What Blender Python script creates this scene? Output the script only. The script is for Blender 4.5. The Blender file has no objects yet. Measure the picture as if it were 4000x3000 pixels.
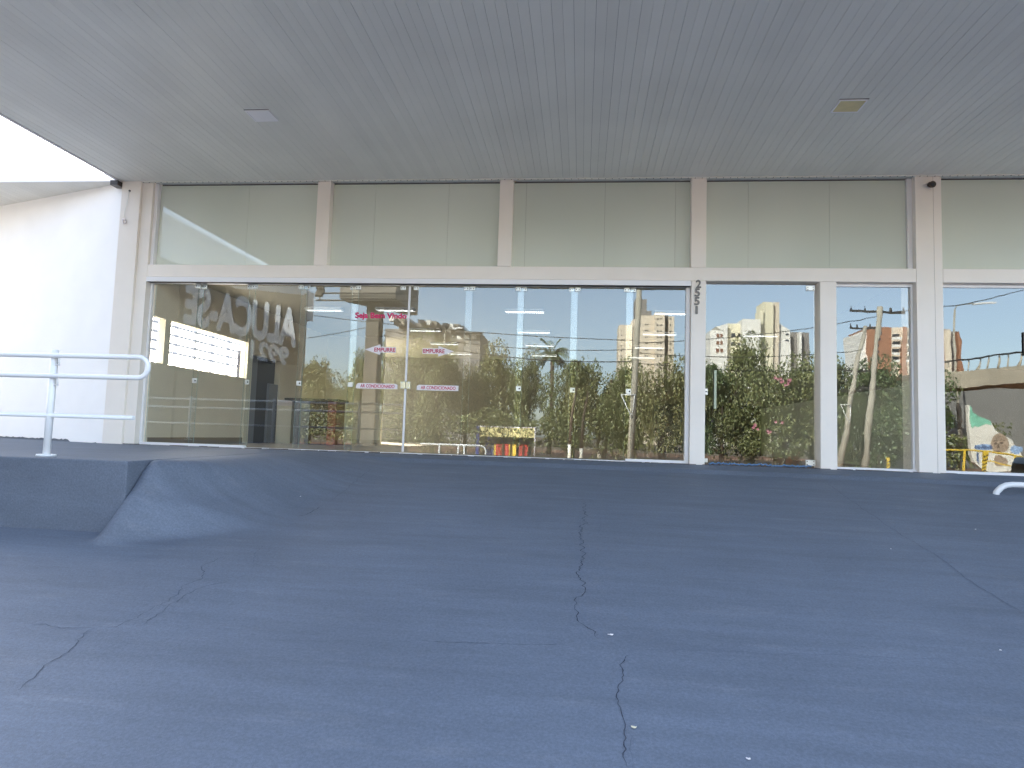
import bpy, bmesh, math, random
from mathutils import Vector, Matrix, noise
R = math.radians
scene = bpy.context.scene
col = scene.collection

# ------------------------------------------------------------------ camera
FPX, PITCH, YAW, ROLL = 2609.0, R(4.431), R(6.003), R(1.836)
CAM = Vector((0, -10.5, 0.345))
cp, sp, cy, sy = math.cos(PITCH), math.sin(PITCH), math.cos(YAW), math.sin(YAW)
FW = Vector((-sy*cp, cy*cp, sp)); RT = Vector((cy, sy, 0)); UP = RT.cross(FW)
R2 = RT*math.cos(ROLL) + UP*math.sin(ROLL); U2 = UP*math.cos(ROLL) - RT*math.sin(ROLL)
cam = bpy.data.cameras.new('camera'); cam.sensor_width = 36; cam.lens = 36*FPX/4000
cam.clip_start = .05; cam.clip_end = 6000
co = bpy.data.objects.new('camera', cam); col.objects.link(co)
m = Matrix((R2, U2, -FW)).transposed().to_4x4(); m.translation = CAM
co.matrix_world = m; scene.camera = co

# ------------------------------------------------------------------ sky, sun, exposure
SUN = Vector((-.50, .74, .47)).normalized()
elev = math.asin(SUN.z); az = math.atan2(SUN.x, SUN.y)
w = bpy.data.worlds.new('World'); scene.world = w; w.use_nodes = True
nt = w.node_tree; nt.nodes.clear()
sky = nt.nodes.new('ShaderNodeTexSky'); sky.sky_type = 'NISHITA'; sky.sun_disc = False
sky.sun_elevation = elev; sky.sun_rotation = az; sky.air_density = 1.0; sky.dust_density = 1.2; sky.ozone_density = 1.5
bg = nt.nodes.new('ShaderNodeBackground'); bg.inputs[1].default_value = .15
wo = nt.nodes.new('ShaderNodeOutputWorld')
hs_ = nt.nodes.new('ShaderNodeHueSaturation'); hs_.inputs['Saturation'].default_value = .68
nt.links.new(sky.outputs[0], hs_.inputs['Color']); nt.links.new(hs_.outputs[0], bg.inputs[0]); nt.links.new(bg.outputs[0], wo.inputs[0])
sl = bpy.data.lights.new('sun', 'SUN'); sl.energy = 4.6; sl.angle = R(.5); sl.color = (1, .93, .82)
so = bpy.data.objects.new('sun', sl); col.objects.link(so)
so.rotation_euler = SUN.to_track_quat('Z', 'Y').to_euler()
vs = scene.view_settings; vs.view_transform = 'Standard'; vs.look = 'None'; vs.exposure = 2.42; vs.gamma = 1
scene.cycles.max_bounces = 10; scene.cycles.diffuse_bounces = 5; scene.cycles.glossy_bounces = 5
scene.cycles.transmission_bounces = 8; scene.cycles.transparent_max_bounces = 24
scene.cycles.sample_clamp_indirect = 5; scene.cycles.denoising_prefilter = 'NONE'; scene.cycles.adaptive_threshold = .005

# ------------------------------------------------------------------ helpers
GY = .14                                         # plane of the shop glass
def ray(px, py): return FW + R2*((px-2000)/FPX) - U2*((py-1500)/FPX)
def at(px, py, Y=0.0):
    d = ray(px, py); return CAM + d*((Y-CAM.y)/d.y)
def mir(px, py, D):                              # a thing D metres in front of the shop, seen in its glass
    p = at(px, py, GY+D); return Vector((p.x, GY-D, p.z))

def tag(o, label=None, cat=None, group=None, kind=None):
    if label: o['label'] = label
    if cat: o['category'] = cat
    if group: o['group'] = group
    if kind: o['kind'] = kind
    return o
def thing(name, loc, label, cat, group=None, rz=0):
    o = bpy.data.objects.new(name, None); col.objects.link(o); o.location = loc; o.rotation_euler = (0, 0, rz)
    o.empty_display_size = .2
    return tag(o, label, cat, group)

class MB:
    def __init__(s): s.v = []; s.f = []; s.m = []; s.mi = 0; s.sm = []
    def quad(s, a, b, c, d):
        n = len(s.v); s.v += [tuple(a), tuple(b), tuple(c), tuple(d)]; s.f.append((n, n+1, n+2, n+3)); s.m.append(s.mi); s.sm.append(False); return s
    def poly(s, pts):
        n = len(s.v); s.v += [tuple(p) for p in pts]; s.f.append(tuple(range(n, n+len(pts)))); s.m.append(s.mi); s.sm.append(False); return s
    def box(s, x0, x1, y0, y1, z0, z1):
        n = len(s.v)
        s.v += [(x0,y0,z0),(x1,y0,z0),(x1,y1,z0),(x0,y1,z0),(x0,y0,z1),(x1,y0,z1),(x1,y1,z1),(x0,y1,z1)]
        for f in ((0,3,2,1),(4,5,6,7),(0,1,5,4),(1,2,6,5),(2,3,7,6),(3,0,4,7)):
            s.f.append(tuple(n+i for i in f)); s.m.append(s.mi); s.sm.append(False)
        return s
    def obox(s, c, ux, uy, uz, hx, hy, hz):
        c = Vector(c); n = len(s.v)
        for a in (-1, 1):
            for b in (-1, 1):
                for d in (-1, 1): s.v.append(tuple(c+ux*hx*a+uy*hy*b+uz*hz*d))
        for f in ((0,1,3,2),(4,6,7,5),(0,4,5,1),(2,3,7,6),(0,2,6,4),(1,5,7,3)):
            s.f.append(tuple(n+i for i in f)); s.m.append(s.mi); s.sm.append(False)
        return s
    def prism(s, pts, d):                        # pts planar loop, extruded by vector d
        n = len(s.v); k = len(pts); d = Vector(d)
        s.v += [tuple(p) for p in pts] + [tuple(Vector(p)+d) for p in pts]
        s.f.append(tuple(range(n+k-1, n-1, -1))); s.m.append(s.mi); s.sm.append(False)
        s.f.append(tuple(range(n+k, n+2*k))); s.m.append(s.mi); s.sm.append(False)
        for i in range(k):
            j = (i+1) % k; s.f.append((n+i, n+j, n+k+j, n+k+i)); s.m.append(s.mi); s.sm.append(False)
        return s
    def tube(s, path, r, seg=12, cap=True):
        path = [Vector(p) for p in path]; rs = r if isinstance(r, (list, tuple)) else [r]*len(path)
        n0 = len(s.v); prev = None
        for i, p in enumerate(path):
            t = (path[min(i+1, len(path)-1)] - path[max(i-1, 0)]).normalized()
            if prev is None:
                a = Vector((0, 0, 1)) if abs(t.z) < .9 else Vector((1, 0, 0)); u = t.cross(a).normalized()
            else: u = (prev - t*prev.dot(t)).normalized()
            prev = u; v = t.cross(u)
            for k in range(seg):
                an = 2*math.pi*k/seg; s.v.append(tuple(p + (u*math.cos(an) + v*math.sin(an))*rs[i]))
        for i in range(len(path)-1):
            for k in range(seg):
                a = n0+i*seg+k; b = n0+i*seg+(k+1) % seg
                s.f.append((a, b, b+seg, a+seg)); s.m.append(s.mi); s.sm.append(True)
        if cap:
            s.f.append(tuple(n0+k for k in range(seg-1, -1, -1))); s.m.append(s.mi); s.sm.append(False)
            e = n0+(len(path)-1)*seg
            s.f.append(tuple(e+k for k in range(seg))); s.m.append(s.mi); s.sm.append(False)
        return s
    def build(s, name, mat, parent=None, bevel=0, loc=None):
        me = bpy.data.meshes.new(name); me.from_pydata(s.v, [], s.f)
        for mt in (mat if isinstance(mat, (list, tuple)) else [mat]): me.materials.append(mt)
        me.polygons.foreach_set('material_index', s.m); me.polygons.foreach_set('use_smooth', s.sm)
        me.update()
        bm = bmesh.new(); bm.from_mesh(me); bmesh.ops.recalc_face_normals(bm, faces=bm.faces); bm.to_mesh(me); bm.free()
        o = bpy.data.objects.new(name, me); col.objects.link(o)
        if parent is not None:
            o.parent = parent
            o.matrix_parent_inverse = Matrix.Identity(4)
        if loc is not None: o.location = loc
        if bevel:
            b = o.modifiers.new('bevel', 'BEVEL'); b.width = bevel; b.segments = 2; b.limit_method = 'ANGLE'
        return o

def each(b, name, mat, parent=None, bevel=0):            # one object per loose piece of b
    par = list(range(len(b.v)))
    def fnd(i):
        while par[i] != i: par[i] = par[par[i]]; i = par[i]
        return i
    for f in b.f:
        for i in f[1:]: par[fnd(i)] = fnd(f[0])
    grp = {}
    for k, f in enumerate(b.f): grp.setdefault(fnd(f[0]), []).append(k)
    out = []
    for ks in grp.values():
        q = MB(); mp = {}
        for k in ks:
            for i in b.f[k]:
                if i not in mp: mp[i] = len(q.v); q.v.append(b.v[i])
            q.f.append(tuple(mp[i] for i in b.f[k])); q.m.append(b.m[k]); q.sm.append(b.sm[k])
        out.append(q.build(name, mat, parent, bevel))
    return out

# ------------------------------------------------------------------ materials
def mat(name, color, rough=.6, metal=0, spec=.5, noise_amt=0, noise_scale=3, bump=0, bump_scale=60, emis=None, es=0, coord='Object'):
    m = bpy.data.materials.new(name); m.use_nodes = True; n = m.node_tree; b = n.nodes['Principled BSDF']
    b.inputs['Base Color'].default_value = (*color, 1); b.inputs['Roughness'].default_value = rough
    b.inputs['Metallic'].default_value = metal; b.inputs['Specular IOR Level'].default_value = spec
    tc = n.nodes.new('ShaderNodeTexCoord')
    if noise_amt:
        t = n.nodes.new('ShaderNodeTexNoise'); t.inputs['Scale'].default_value = noise_scale; t.inputs['Detail'].default_value = 6
        mp = n.nodes.new('ShaderNodeMapRange'); mp.inputs[1].default_value = .3; mp.inputs[2].default_value = .7
        mp.inputs[3].default_value = 1-noise_amt; mp.inputs[4].default_value = 1+noise_amt
        mx = n.nodes.new('ShaderNodeMix'); mx.data_type = 'RGBA'; mx.blend_type = 'MULTIPLY'; mx.inputs[0].default_value = 1
        mx.inputs[6].default_value = (*color, 1)
        cb = n.nodes.new('ShaderNodeCombineColor')
        n.links.new(tc.outputs[coord], t.inputs['Vector']); n.links.new(t.outputs['Fac'], mp.inputs[0])
        for i in range(3): n.links.new(mp.outputs[0], cb.inputs[i])
        n.links.new(cb.outputs[0], mx.inputs[7]); n.links.new(mx.outputs[2], b.inputs['Base Color'])
    if bump:
        t2 = n.nodes.new('ShaderNodeTexNoise'); t2.inputs['Scale'].default_value = bump_scale; t2.inputs['Detail'].default_value = 4
        bp = n.nodes.new('ShaderNodeBump'); bp.inputs['Strength'].default_value = bump; bp.inputs['Distance'].default_value = .01
        n.links.new(tc.outputs[coord], t2.inputs['Vector']); n.links.new(t2.outputs['Fac'], bp.inputs['Height']); n.links.new(bp.outputs[0], b.inputs['Normal'])
    if emis:
        b.inputs['Emission Color'].default_value = (*emis, 1); b.inputs['Emission Strength'].default_value = es
    return m

def glass_mat(name, refl=.22, tint=(.93, .93, .89), wave=.25, wscale=1.6):
    m = bpy.data.materials.new(name); m.use_nodes = True; n = m.node_tree; n.nodes.clear()
    out = n.nodes.new('ShaderNodeOutputMaterial'); mix = n.nodes.new('ShaderNodeMixShader')
    tr = n.nodes.new('ShaderNodeBsdfTransparent'); gl = n.nodes.new('ShaderNodeBsdfGlossy')
    gl.inputs['Roughness'].default_value = 0; gl.inputs['Color'].default_value = (.86, .95, 1, 1)
    geo = n.nodes.new('ShaderNodeNewGeometry')
    # thickness is real: the reflection of both faces is taken on the outer one
    s1 = n.nodes.new('ShaderNodeMath'); s1.operation = 'SUBTRACT'; s1.inputs[0].default_value = 1
    n.links.new(geo.outputs['Backfacing'], s1.inputs[1])
    fr = n.nodes.new('ShaderNodeLayerWeight'); fr.inputs[0].default_value = .12
    s2 = n.nodes.new('ShaderNodeMath'); s2.operation = 'ADD'; s2.inputs[1].default_value = refl; s2.use_clamp = True
    n.links.new(fr.outputs['Fresnel'], s2.inputs[0])
    s3 = n.nodes.new('ShaderNodeMath'); s3.operation = 'MULTIPLY'
    n.links.new(s1.outputs[0], s3.inputs[0]); n.links.new(s2.outputs[0], s3.inputs[1])
    tcol = n.nodes.new('ShaderNodeMix'); tcol.data_type = 'RGBA'; tcol.inputs[6].default_value = (*tint, 1); tcol.inputs[7].default_value = (1, 1, 1, 1)
    n.links.new(geo.outputs['Backfacing'], tcol.inputs[0]); n.links.new(tcol.outputs[2], tr.inputs['Color'])
    tc = n.nodes.new('ShaderNodeTexCoord'); mp = n.nodes.new('ShaderNodeMapping'); mp.inputs['Scale'].default_value = (wscale, 1, wscale*.55)
    ns = n.nodes.new('ShaderNodeTexNoise'); ns.inputs['Scale'].default_value = 1; ns.inputs['Detail'].default_value = 1.5
    bp = n.nodes.new('ShaderNodeBump'); bp.inputs['Strength'].default_value = wave; bp.inputs['Distance'].default_value = .01
    n.links.new(tc.outputs['Object'], mp.inputs[0]); n.links.new(mp.outputs[0], ns.inputs['Vector']); n.links.new(ns.outputs['Fac'], bp.inputs['Height'])
    n.links.new(bp.outputs[0], gl.inputs['Normal'])
    n.links.new(s3.outputs[0], mix.inputs[0]); n.links.new(tr.outputs[0], mix.inputs[1]); n.links.new(gl.outputs[0], mix.inputs[2])
    n.links.new(mix.outputs[0], out.inputs[0])
    return m

M = {}
M['paint'] = mat('white_wall_paint', (.845, .795, .735), .55, noise_amt=.03, noise_scale=1.5, bump=.15, bump_scale=90)
M['left_wall'] = mat('textured_white_paint', (.90, .90, .91), .6, noise_amt=.02, noise_scale=2, bump=.25, bump_scale=120)
M['alu'] = mat('white_aluminium', (.82, .82, .84), .35, 0, .5)
M['seam'] = mat('dark_seam', (.10, .09, .09), .8)
M['pvc'] = mat('pvc_board', (.77, .765, .71), .42, noise_amt=.05, noise_scale=.8)
_n = M['pvc'].node_tree; _b = _n.nodes['Principled BSDF']; _l = _b.inputs['Base Color'].links[0]; _src = _l.from_socket
_g = _n.nodes.new('ShaderNodeNewGeometry'); _m = _n.nodes.new('ShaderNodeMapRange'); _m.inputs[3].default_value = .965; _m.inputs[4].default_value = 1.02
_c = _n.nodes.new('ShaderNodeCombineColor'); _x = _n.nodes.new('ShaderNodeMix'); _x.data_type = 'RGBA'; _x.blend_type = 'MULTIPLY'; _x.inputs[0].default_value = 1
_n.links.new(_g.outputs['Random Per Island'], _m.inputs[0])
for _i in range(3): _n.links.new(_m.outputs[0], _c.inputs[_i])
_n.links.new(_src, _x.inputs[6]); _n.links.new(_c.outputs[0], _x.inputs[7]); _n.links.new(_x.outputs[2], _b.inputs['Base Color'])
M['pvc_gap'] = mat('pvc_gap', (.16, .16, .17), .9)
M['rail'] = mat('white_rail_paint', (.80, .82, .84), .3)
M['glass'] = glass_mat('clear_glass', .11, wave=.025)
M['glass_wavy'] = glass_mat('wavy_glass', .12, wave=.11, wscale=2.2)
M['glass_mid'] = glass_mat('slightly_wavy_glass', .12, wave=.05, wscale=1.8)
M['glass_film'] = glass_mat('interior_glass', .05, wave=0)
M['edge'] = mat('glass_edge', (.30, .42, .38), .2)
M['chrome'] = mat('steel', (.66, .68, .66), .35, .7)
M['steel_num'] = mat('polished_number_steel', (.11, .105, .10), .35, .5)
M['handle'] = mat('acrylic_handle', (.42, .48, .36), .3)
M['lockm'] = mat('old_brass_lock', (.72, .68, .50), .35, .6)
M['dark'] = mat('dark_plastic', (.03, .022, .02), .4)
M['sticker'] = mat('sticker_white', (.78, .74, .76), .5)
M['magenta'] = mat('magenta_vinyl', (.50, .012, .07), .5)
M['magenta_light'] = mat('pink_vinyl', (.60, .015, .12), .5)
M['yellowed'] = mat('yellowed_diffuser', (.70, .60, .32), .4, noise_amt=.08, noise_scale=8)
M['diffuser'] = mat('white_diffuser', (.90, .89, .91), .4)
M['int_wall'] = mat('beige_interior_wall', (.72, .67, .56), .7, noise_amt=.04, noise_scale=1)
M['int_light'] = mat('pale_interior_wall', (.68, .66, .56), .7)
M['int_dark'] = mat('navy_interior_wall', (.022, .026, .045), .6)
M['int_ceil'] = mat('interior_ceiling_board', (.36, .33, .25), .6)
M['int_floor'] = mat('interior_tile', (.50, .45, .36), .25, noise_amt=.06, noise_scale=2)
M['black'] = mat('black_laminate', (.012, .012, .012), .3)
M['counter_red'] = mat('dark_red_laminate', (.13, .014, .010), .35, noise_amt=.2, noise_scale=3)
M['greyblue'] = mat('grey_blue_laminate', (.16, .18, .23), .5)
M['tube'] = mat('lamp_tube', (.9, .9, .9), .4, emis=(1, 1, .97), es=2.0)
M['lamp_body'] = mat('lamp_reflector', (.75, .77, .78), .25, .5)
M['concrete'] = mat('concrete', (.36, .34, .30), .85, noise_amt=.12, noise_scale=.8, bump=.3, bump_scale=20)
M['pole'] = mat('pole_concrete', (.42, .38, .30), .85, noise_amt=.08, noise_scale=2)
M['wire'] = mat('cable', (.03, .03, .03), .6)
M['steel_dark'] = mat('dark_steel', (.06, .055, .05), .5, .3)
M['metal_white'] = mat('corrugated_white', (.74, .74, .72), .45)
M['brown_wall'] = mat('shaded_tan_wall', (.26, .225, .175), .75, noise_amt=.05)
M['letters'] = mat('white_banner_letters', (.74, .74, .74), .6)
M['bark'] = mat('bark', (.10, .07, .05), .9, noise_amt=.25, noise_scale=6)
M['bark_white'] = mat('limewashed_bark', (.75, .72, .62), .9, noise_amt=.15, noise_scale=14)
M['cream'] = mat('cream_render', (.70, .60, .47), .8, noise_amt=.05, noise_scale=.1)
M['creamw'] = mat('white_render', (.80, .77, .70), .8, noise_amt=.05, noise_scale=.1)
M['pale_y'] = mat('pale_yellow_render', (.74, .68, .50), .8, noise_amt=.08, noise_scale=.2)
M['orange'] = mat('terracotta_render', (.34, .165, .095), .8, noise_amt=.06, noise_scale=.1)
M['grey_and_shade_render'] = mat('grey_and_shade_render', (.24, .22, .20), .8)
M['window_dark'] = mat('window_glass_dark', (.035, .04, .05), .15)
M['shutter'] = mat('brown_shutter', (.22, .10, .06), .6)
M['yellow'] = mat('yellow_paint', (.80, .52, .05), .5)
M['pale_yellow'] = mat('pale_yellow_sign', (.85, .74, .34), .5)
M['red'] = mat('red_paint', (.62, .03, .025), .5)
M['blue'] = mat('blue_paint', (.03, .05, .26), .5)
M['flower'] = mat('pink_blossom', (.50, .20, .24), .7)
M['green_paint'] = mat('sea_green_paint', (.22, .52, .36), .8, noise_amt=.2, noise_scale=1.5)
M['lblue'] = mat('mural_blue', (.30, .42, .60), .8)
M['dblue'] = mat('mural_dark_blue', (.10, .15, .26), .8)
M['skin'] = mat('mural_brown', (.36, .27, .19), .8, noise_amt=.15, noise_scale=3)
M['skin_dark'] = mat('mural_umber', (.13, .09, .065), .8)
M['wallwhite'] = mat('old_white_wall', (.72, .68, .58), .85, noise_amt=.1, noise_scale=1.2)
M['poster_red'] = mat('poster_red', (.70, .03, .09), .4)
M['carpaint'] = mat('graphite_car_paint', (.03, .035, .035), .2, .3)
M['tyre'] = mat('tyre', (.015, .015, .015), .8)
M['frost'] = None
def backed_glass():
    m = bpy.data.materials.new('backed_transom_glass'); m.use_nodes = True; n = m.node_tree; b = n.nodes['Principled BSDF']
    b.inputs['Roughness'].default_value = .03; b.inputs['Specular IOR Level'].default_value = 1.0; b.inputs['IOR'].default_value = 1.62
    tc = n.nodes.new('ShaderNodeTexCoord'); t = n.nodes.new('ShaderNodeTexNoise'); t.inputs['Scale'].default_value = .35; t.inputs['Detail'].default_value = 2
    cr = n.nodes.new('ShaderNodeValToRGB')
    cr.color_ramp.elements[0].position = .35; cr.color_ramp.elements[0].color = (.58, .635, .56, 1)
    cr.color_ramp.elements[1].position = .65; cr.color_ramp.elements[1].color = (.68, .73, .65, 1)
    n.links.new(tc.outputs['Object'], t.inputs[0]); n.links.new(t.outputs['Fac'], cr.inputs[0]); n.links.new(cr.outputs[0], b.inputs['Base Color'])
    return m
M['frost'] = backed_glass()

def floor_mat():
    m = bpy.data.materials.new('blue_grey_floor_paint'); m.use_nodes = True; n = m.node_tree; b = n.nodes['Principled BSDF']
    tc = n.nodes.new('ShaderNodeTexCoord')
    def nz(scale, det, sc=(1, 1, 1), rough=.55):
        mp = n.nodes.new('ShaderNodeMapping'); mp.inputs['Scale'].default_value = sc
        t = n.nodes.new('ShaderNodeTexNoise'); t.inputs['Scale'].default_value = scale; t.inputs['Detail'].default_value = det; t.inputs['Roughness'].default_value = rough
        n.links.new(tc.outputs['Object'], mp.inputs[0]); n.links.new(mp.outputs[0], t.inputs[0]); return t
    a = nz(.7, 5, (1, 1, 1)); d = nz(2.2, 9, (.30, 2.6, 1), .72); e = nz(60, 3); g = nz(260, 2)
    def mr(src, lo, hi, a0=.3, b0=.7):
        q = n.nodes.new('ShaderNodeMapRange'); q.inputs[1].default_value = a0; q.inputs[2].default_value = b0
        q.inputs[3].default_value = lo; q.inputs[4].default_value = hi; n.links.new(src.outputs[0], q.inputs[0]); return q
    def mul(x, y):
        q = n.nodes.new('ShaderNodeMath'); q.operation = 'MULTIPLY'; n.links.new(x.outputs[0], q.inputs[0]); n.links.new(y.outputs[0], q.inputs[1]); return q
    v = mul(mul(mr(a, .92, 1.08), mr(d, .86, 1.13)), mul(mr(e, .86, 1.14), mr(g, .86, 1.14)))
    # worn pale scuffs
    sc = nz(3.2, 8, (.35, 1.6, 1), .7); sm = mr(sc, 0, .45, .56, .76)
    c1 = n.nodes.new('ShaderNodeMix'); c1.data_type = 'RGBA'; c1.inputs[6].default_value = (.124, .150, .196, 1); c1.inputs[7].default_value = (.215, .235, .27, 1)
    n.links.new(sm.outputs[0], c1.inputs[0])
    cb = n.nodes.new('ShaderNodeCombineColor')
    for i in range(3): n.links.new(v.outputs[0], cb.inputs[i])
    mx = n.nodes.new('ShaderNodeMix'); mx.data_type = 'RGBA'; mx.blend_type = 'MULTIPLY'; mx.inputs[0].default_value = 1
    n.links.new(c1.outputs[2], mx.inputs[6]); n.links.new(cb.outputs[0], mx.inputs[7]); n.links.new(mx.outputs[2], b.inputs['Base Color'])
    b.inputs['Roughness'].default_value = .62; b.inputs['Specular IOR Level'].default_value = .4
    bp = n.nodes.new('ShaderNodeBump'); bp.inputs['Strength'].default_value = .35; bp.inputs['Distance'].default_value = .004
    ad = n.nodes.new('ShaderNodeMath'); ad.operation = 'ADD'; n.links.new(e.outputs[0], ad.inputs[0]); n.links.new(g.outputs[0], ad.inputs[1])
    n.links.new(ad.outputs[0], bp.inputs['Height']); n.links.new(bp.outputs[0], b.inputs['Normal'])
    return m
M['floor'] = floor_mat()
M['crack'] = mat('crack', (.03, .038, .06), .9)
M['crack_light'] = mat('faint_crack', (.095, .115, .16), .9)

def leaf_mat(name, c1, c2):
    m = bpy.data.materials.new(name); m.use_nodes = True; n = m.node_tree; b = n.nodes['Principled BSDF']
    g = n.nodes.new('ShaderNodeNewGeometry'); cr = n.nodes.new('ShaderNodeValToRGB')
    cr.color_ramp.elements[0].color = (*c1, 1); cr.color_ramp.elements[1].color = (*c2, 1)
    n.links.new(g.outputs['Random Per Island'], cr.inputs[0]); n.links.new(cr.outputs[0], b.inputs['Base Color'])
    b.inputs['Roughness'].default_value = .45
    return m
M['leaf'] = leaf_mat('leaf_green', (.085, .11, .038), (.25, .255, .10))
M['leaf_b'] = leaf_mat('leaf_olive', (.13, .14, .05), (.32, .30, .13))
M['leaf_d'] = leaf_mat('leaf_dark', (.055, .09, .034), (.15, .19, .07))

# ------------------------------------------------------------------ ground
def sstep(a, b, x):
    t = max(0, min(1, (x-a)/(b-a))); return t*t*(3-2*t)
def gz(x, y):
    d = -y
    base = -.150*max(0, d-.35) if d < 8.2 else -.150*7.85 - .04*(1-math.exp(-(d-8.2)))*1.2
    if d < .9: base = -.150*max(0, (d+.1)**2/4)*1.0 if d > 0 else 0
    base += -.012*max(0, x)*min(1, d/2) * (1 if d < 9 else 0)
    e_ = sstep(-4.26, -4.12, x)                  # (left of this the landing block hides the ground)
    wx = 1-sstep(-4.05, -2.75+.5*sstep(3.6, 1.0, d), x)
    q = d + max(0, x+4.05)*.55
    wy = 1-.52*sstep(4.36-.95*sstep(-4.12, -3.45, x), 4.78, q)-.48*sstep(4.70, 5.08, q)
    if e_ < 1: wy = wy*e_ + (1-e_)*(1-sstep(4.2, 4.5, d))
    land = -.004-.02*sstep(-3.9, -2.4, x)
    z = base*(1-wx*wy) + max(base, land)*wx*wy
    # a low swollen hump of old screed in front of the landing's corner
    h = math.exp(-(((x+2.9)/1.0)**2 + ((d-4.95)/.30)**2)); z += .012*h
    return min(z, -.004)
def ground():
    xs = []; x = -15.0
    while x < 15: xs.append(x); x += .065 if -6 < x < 6 else .3
    ys = []; y = 0.14
    while y > -10.2: ys.append(y); y -= .05
    b = MB(); nx = len(xs)
    for y in ys:
        for x in xs:
            b.v.append((x, y, gz(x, min(y, 0)) + .006*noise.noise(Vector((x*.9, y*.9, 0)))*min(1, max(0, -y))))
    for j in range(len(ys)-1):
        for i in range(nx-1):
            b.f.append((j*nx+i, j*nx+i+1, (j+1)*nx+i+1, (j+1)*nx+i)); b.m.append(0); b.sm.append(True)
    def gh(x, y): return gz(x, y) + .006*noise.noise(Vector((x*.9, y*.9, 0)))*min(1, max(0, -y))
    rnd = random.Random(5)
    def px2g(px, py):
        d = ray(px, py); t = 1.0
        for _ in range(60):
            p = CAM + d*t; f = p.z - gh(p.x, min(0, p.y)); t += f/(.15*0+abs(d.z)+.14)*.8
        return CAM + d*t
    def crack(pts, w, mi, jit=.024, step=.028):
        P = [px2g(*p) for p in pts]; path = []
        for a, c in zip(P, P[1:]):
            k = max(1, int((c-a).length/step))
            for i in range(k): path.append(a.lerp(c, i/k))
        path.append(P[-1])
        jj = 0; out = []
        for i, p in enumerate(path):
            t = (path[min(i+1, len(path)-1)]-path[max(i-1, 0)]); t.z = 0; t.normalize(); nrm = Vector((-t.y, t.x, 0))
            jj = jj*.72 + rnd.uniform(-1, 1)*jit
            q = p + nrm*jj; ww = w*.58*rnd.uniform(.35, 1.3)*(min(1, i/3, (len(path)-1-i)/3)+.08)
            out.append((q-nrm*ww, q+nrm*ww))
        b.mi = mi
        for (a, c), (a2, c2) in zip(out, out[1:]):
            q = [a, c, c2, a2]; b.poly([(v.x, v.y, gh(v.x, v.y)+.0035) for v in q])
        b.mi = 0
    crack([(2277,1960),(2290,2020),(2275,2080),(2281,2150),(2262,2230),(2274,2300),(2250,2340),(2270,2400),(2290,2440),(2312,2470),(2322,2500)], .0048, 1)
    crack([(2455,2550),(2425,2600),(2414,2700),(2420,2780),(2430,2830),(2442,2900),(2440,2960),(2450,3000)], .0042, 1, .012)
    crack([(2425,2845),(2470,2880),(2462,2930),(2475,3000)], .0018, 2, .006)
    crack([(1900,2030),(2280,2042),(2600,2054),(2860,2070)], .0032, 2, .004)
    crack([(1620,2503),(1800,2510),(2000,2517),(2210,2520)], .0030, 1, .006)
    crack([(2455,2550),(2500,2535),(2700,2540),(3000,2555),(3300,2562),(3650,2580),(3980,2602)], .0022, 2, .010)
    crack([(1450,1832),(1380,1890),(1290,1960)], .004, 2, .01)
    crack([(1260,1975),(1200,2010),(1150,2020)], .004, 1, .01)
    crack([(1035,2125),(1000,2160),(990,2200)], .0035, 2, .012)
    crack([(885,2170),(800,2215),(780,2260),(720,2295),(680,2330),(610,2370),(540,2400),(480,2440),(430,2455),(380,2458)], .0028, 1, .02)
    crack([(900,2268),(780,2300),(720,2330),(650,2370),(600,2410),(550,2450)], .0028, 1, .014)
    crack([(92,2440),(170,2445),(260,2455),(380,2458)], .0032, 1, .012)
    crack([(350,2460),(300,2500),(280,2540),(220,2580),(180,2610),(160,2650),(60,2705)], .0032, 1, .016)
    crack([(3230,1890),(3330,1960),(3520,2090),(3660,2170),(3790,2270),(3900,2340),(4000,2395)], .0050, 2, .008)
    crack([(0,1985),(400,2000)], .003, 2, .004) if False else None
    o = b.build('ground', [M['floor'], M['crack'], M['crack_light']])
    tag(o, kind='structure', label='blue grey painted concrete ramp')
    # old hairline dots: chips of dropped paint
    ch = []
    for (px, py, s, k) in ((2387,2483,.030,0),(2478,2846,.022,1),(2925,2970,.018,0),(3811,2070,.012,0),(1174,1941,.010,0),(3908,2545,.012,0),(3480,2147,.008,0)):
        p = px2g(px, py); z = gh(p.x, p.y)
        q = MB(); n = 7; top = []
        for i in range(n):
            a = 6.283*i/n; r = s*rnd.uniform(.5, 1)*.8; top.append((r*math.cos(a), r*.6*math.sin(a), .003+rnd.uniform(0, .006)))
        q.prism(top, (0, 0, .004))
        oo = q.build('debris', M['sticker'] if not k else M['pale_y'], loc=(p.x, p.y, z)); ch.append((px, oo))
    labs = {2387:'largest pale flake of debris, beside the gap between the two central cracks', 2478:'yellowish flake of debris beside the lower central crack',
            2925:'small white flake at the bottom edge of the photo, right of centre', 3811:'white speck of debris on the ramp below the right windows',
            1174:'white speck of debris on the ramp near the landing hump', 3908:'white speck of debris near the right edge, beside the faint joint', 3480:'tiniest white speck of debris, on the diagonal joint at right'}
    for px, oo in ch: tag(oo, labs[px], 'debris', 'white flecks on the ramp')
ground()

# landing (level block the left handrail stands on)
b = MB()
loop = [(-18,-4.70),(-4.134,-4.72),(-4.130,-4.48),(-4.15,-3.9),(-4.3,-2.4),(-4.5,-.05),(-7.6,-.05),(-7.6,0.0),(-7.96,0.0),(-11.4,1.16),(-18,3.3)]
b.prism([(x, y, -1.0) for x, y in loop], (0, 0, 1.001))
tag(b.build('landing_platform', M['floor'], bevel=.012), kind='structure', label='level concrete landing with a steep painted face')

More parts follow.
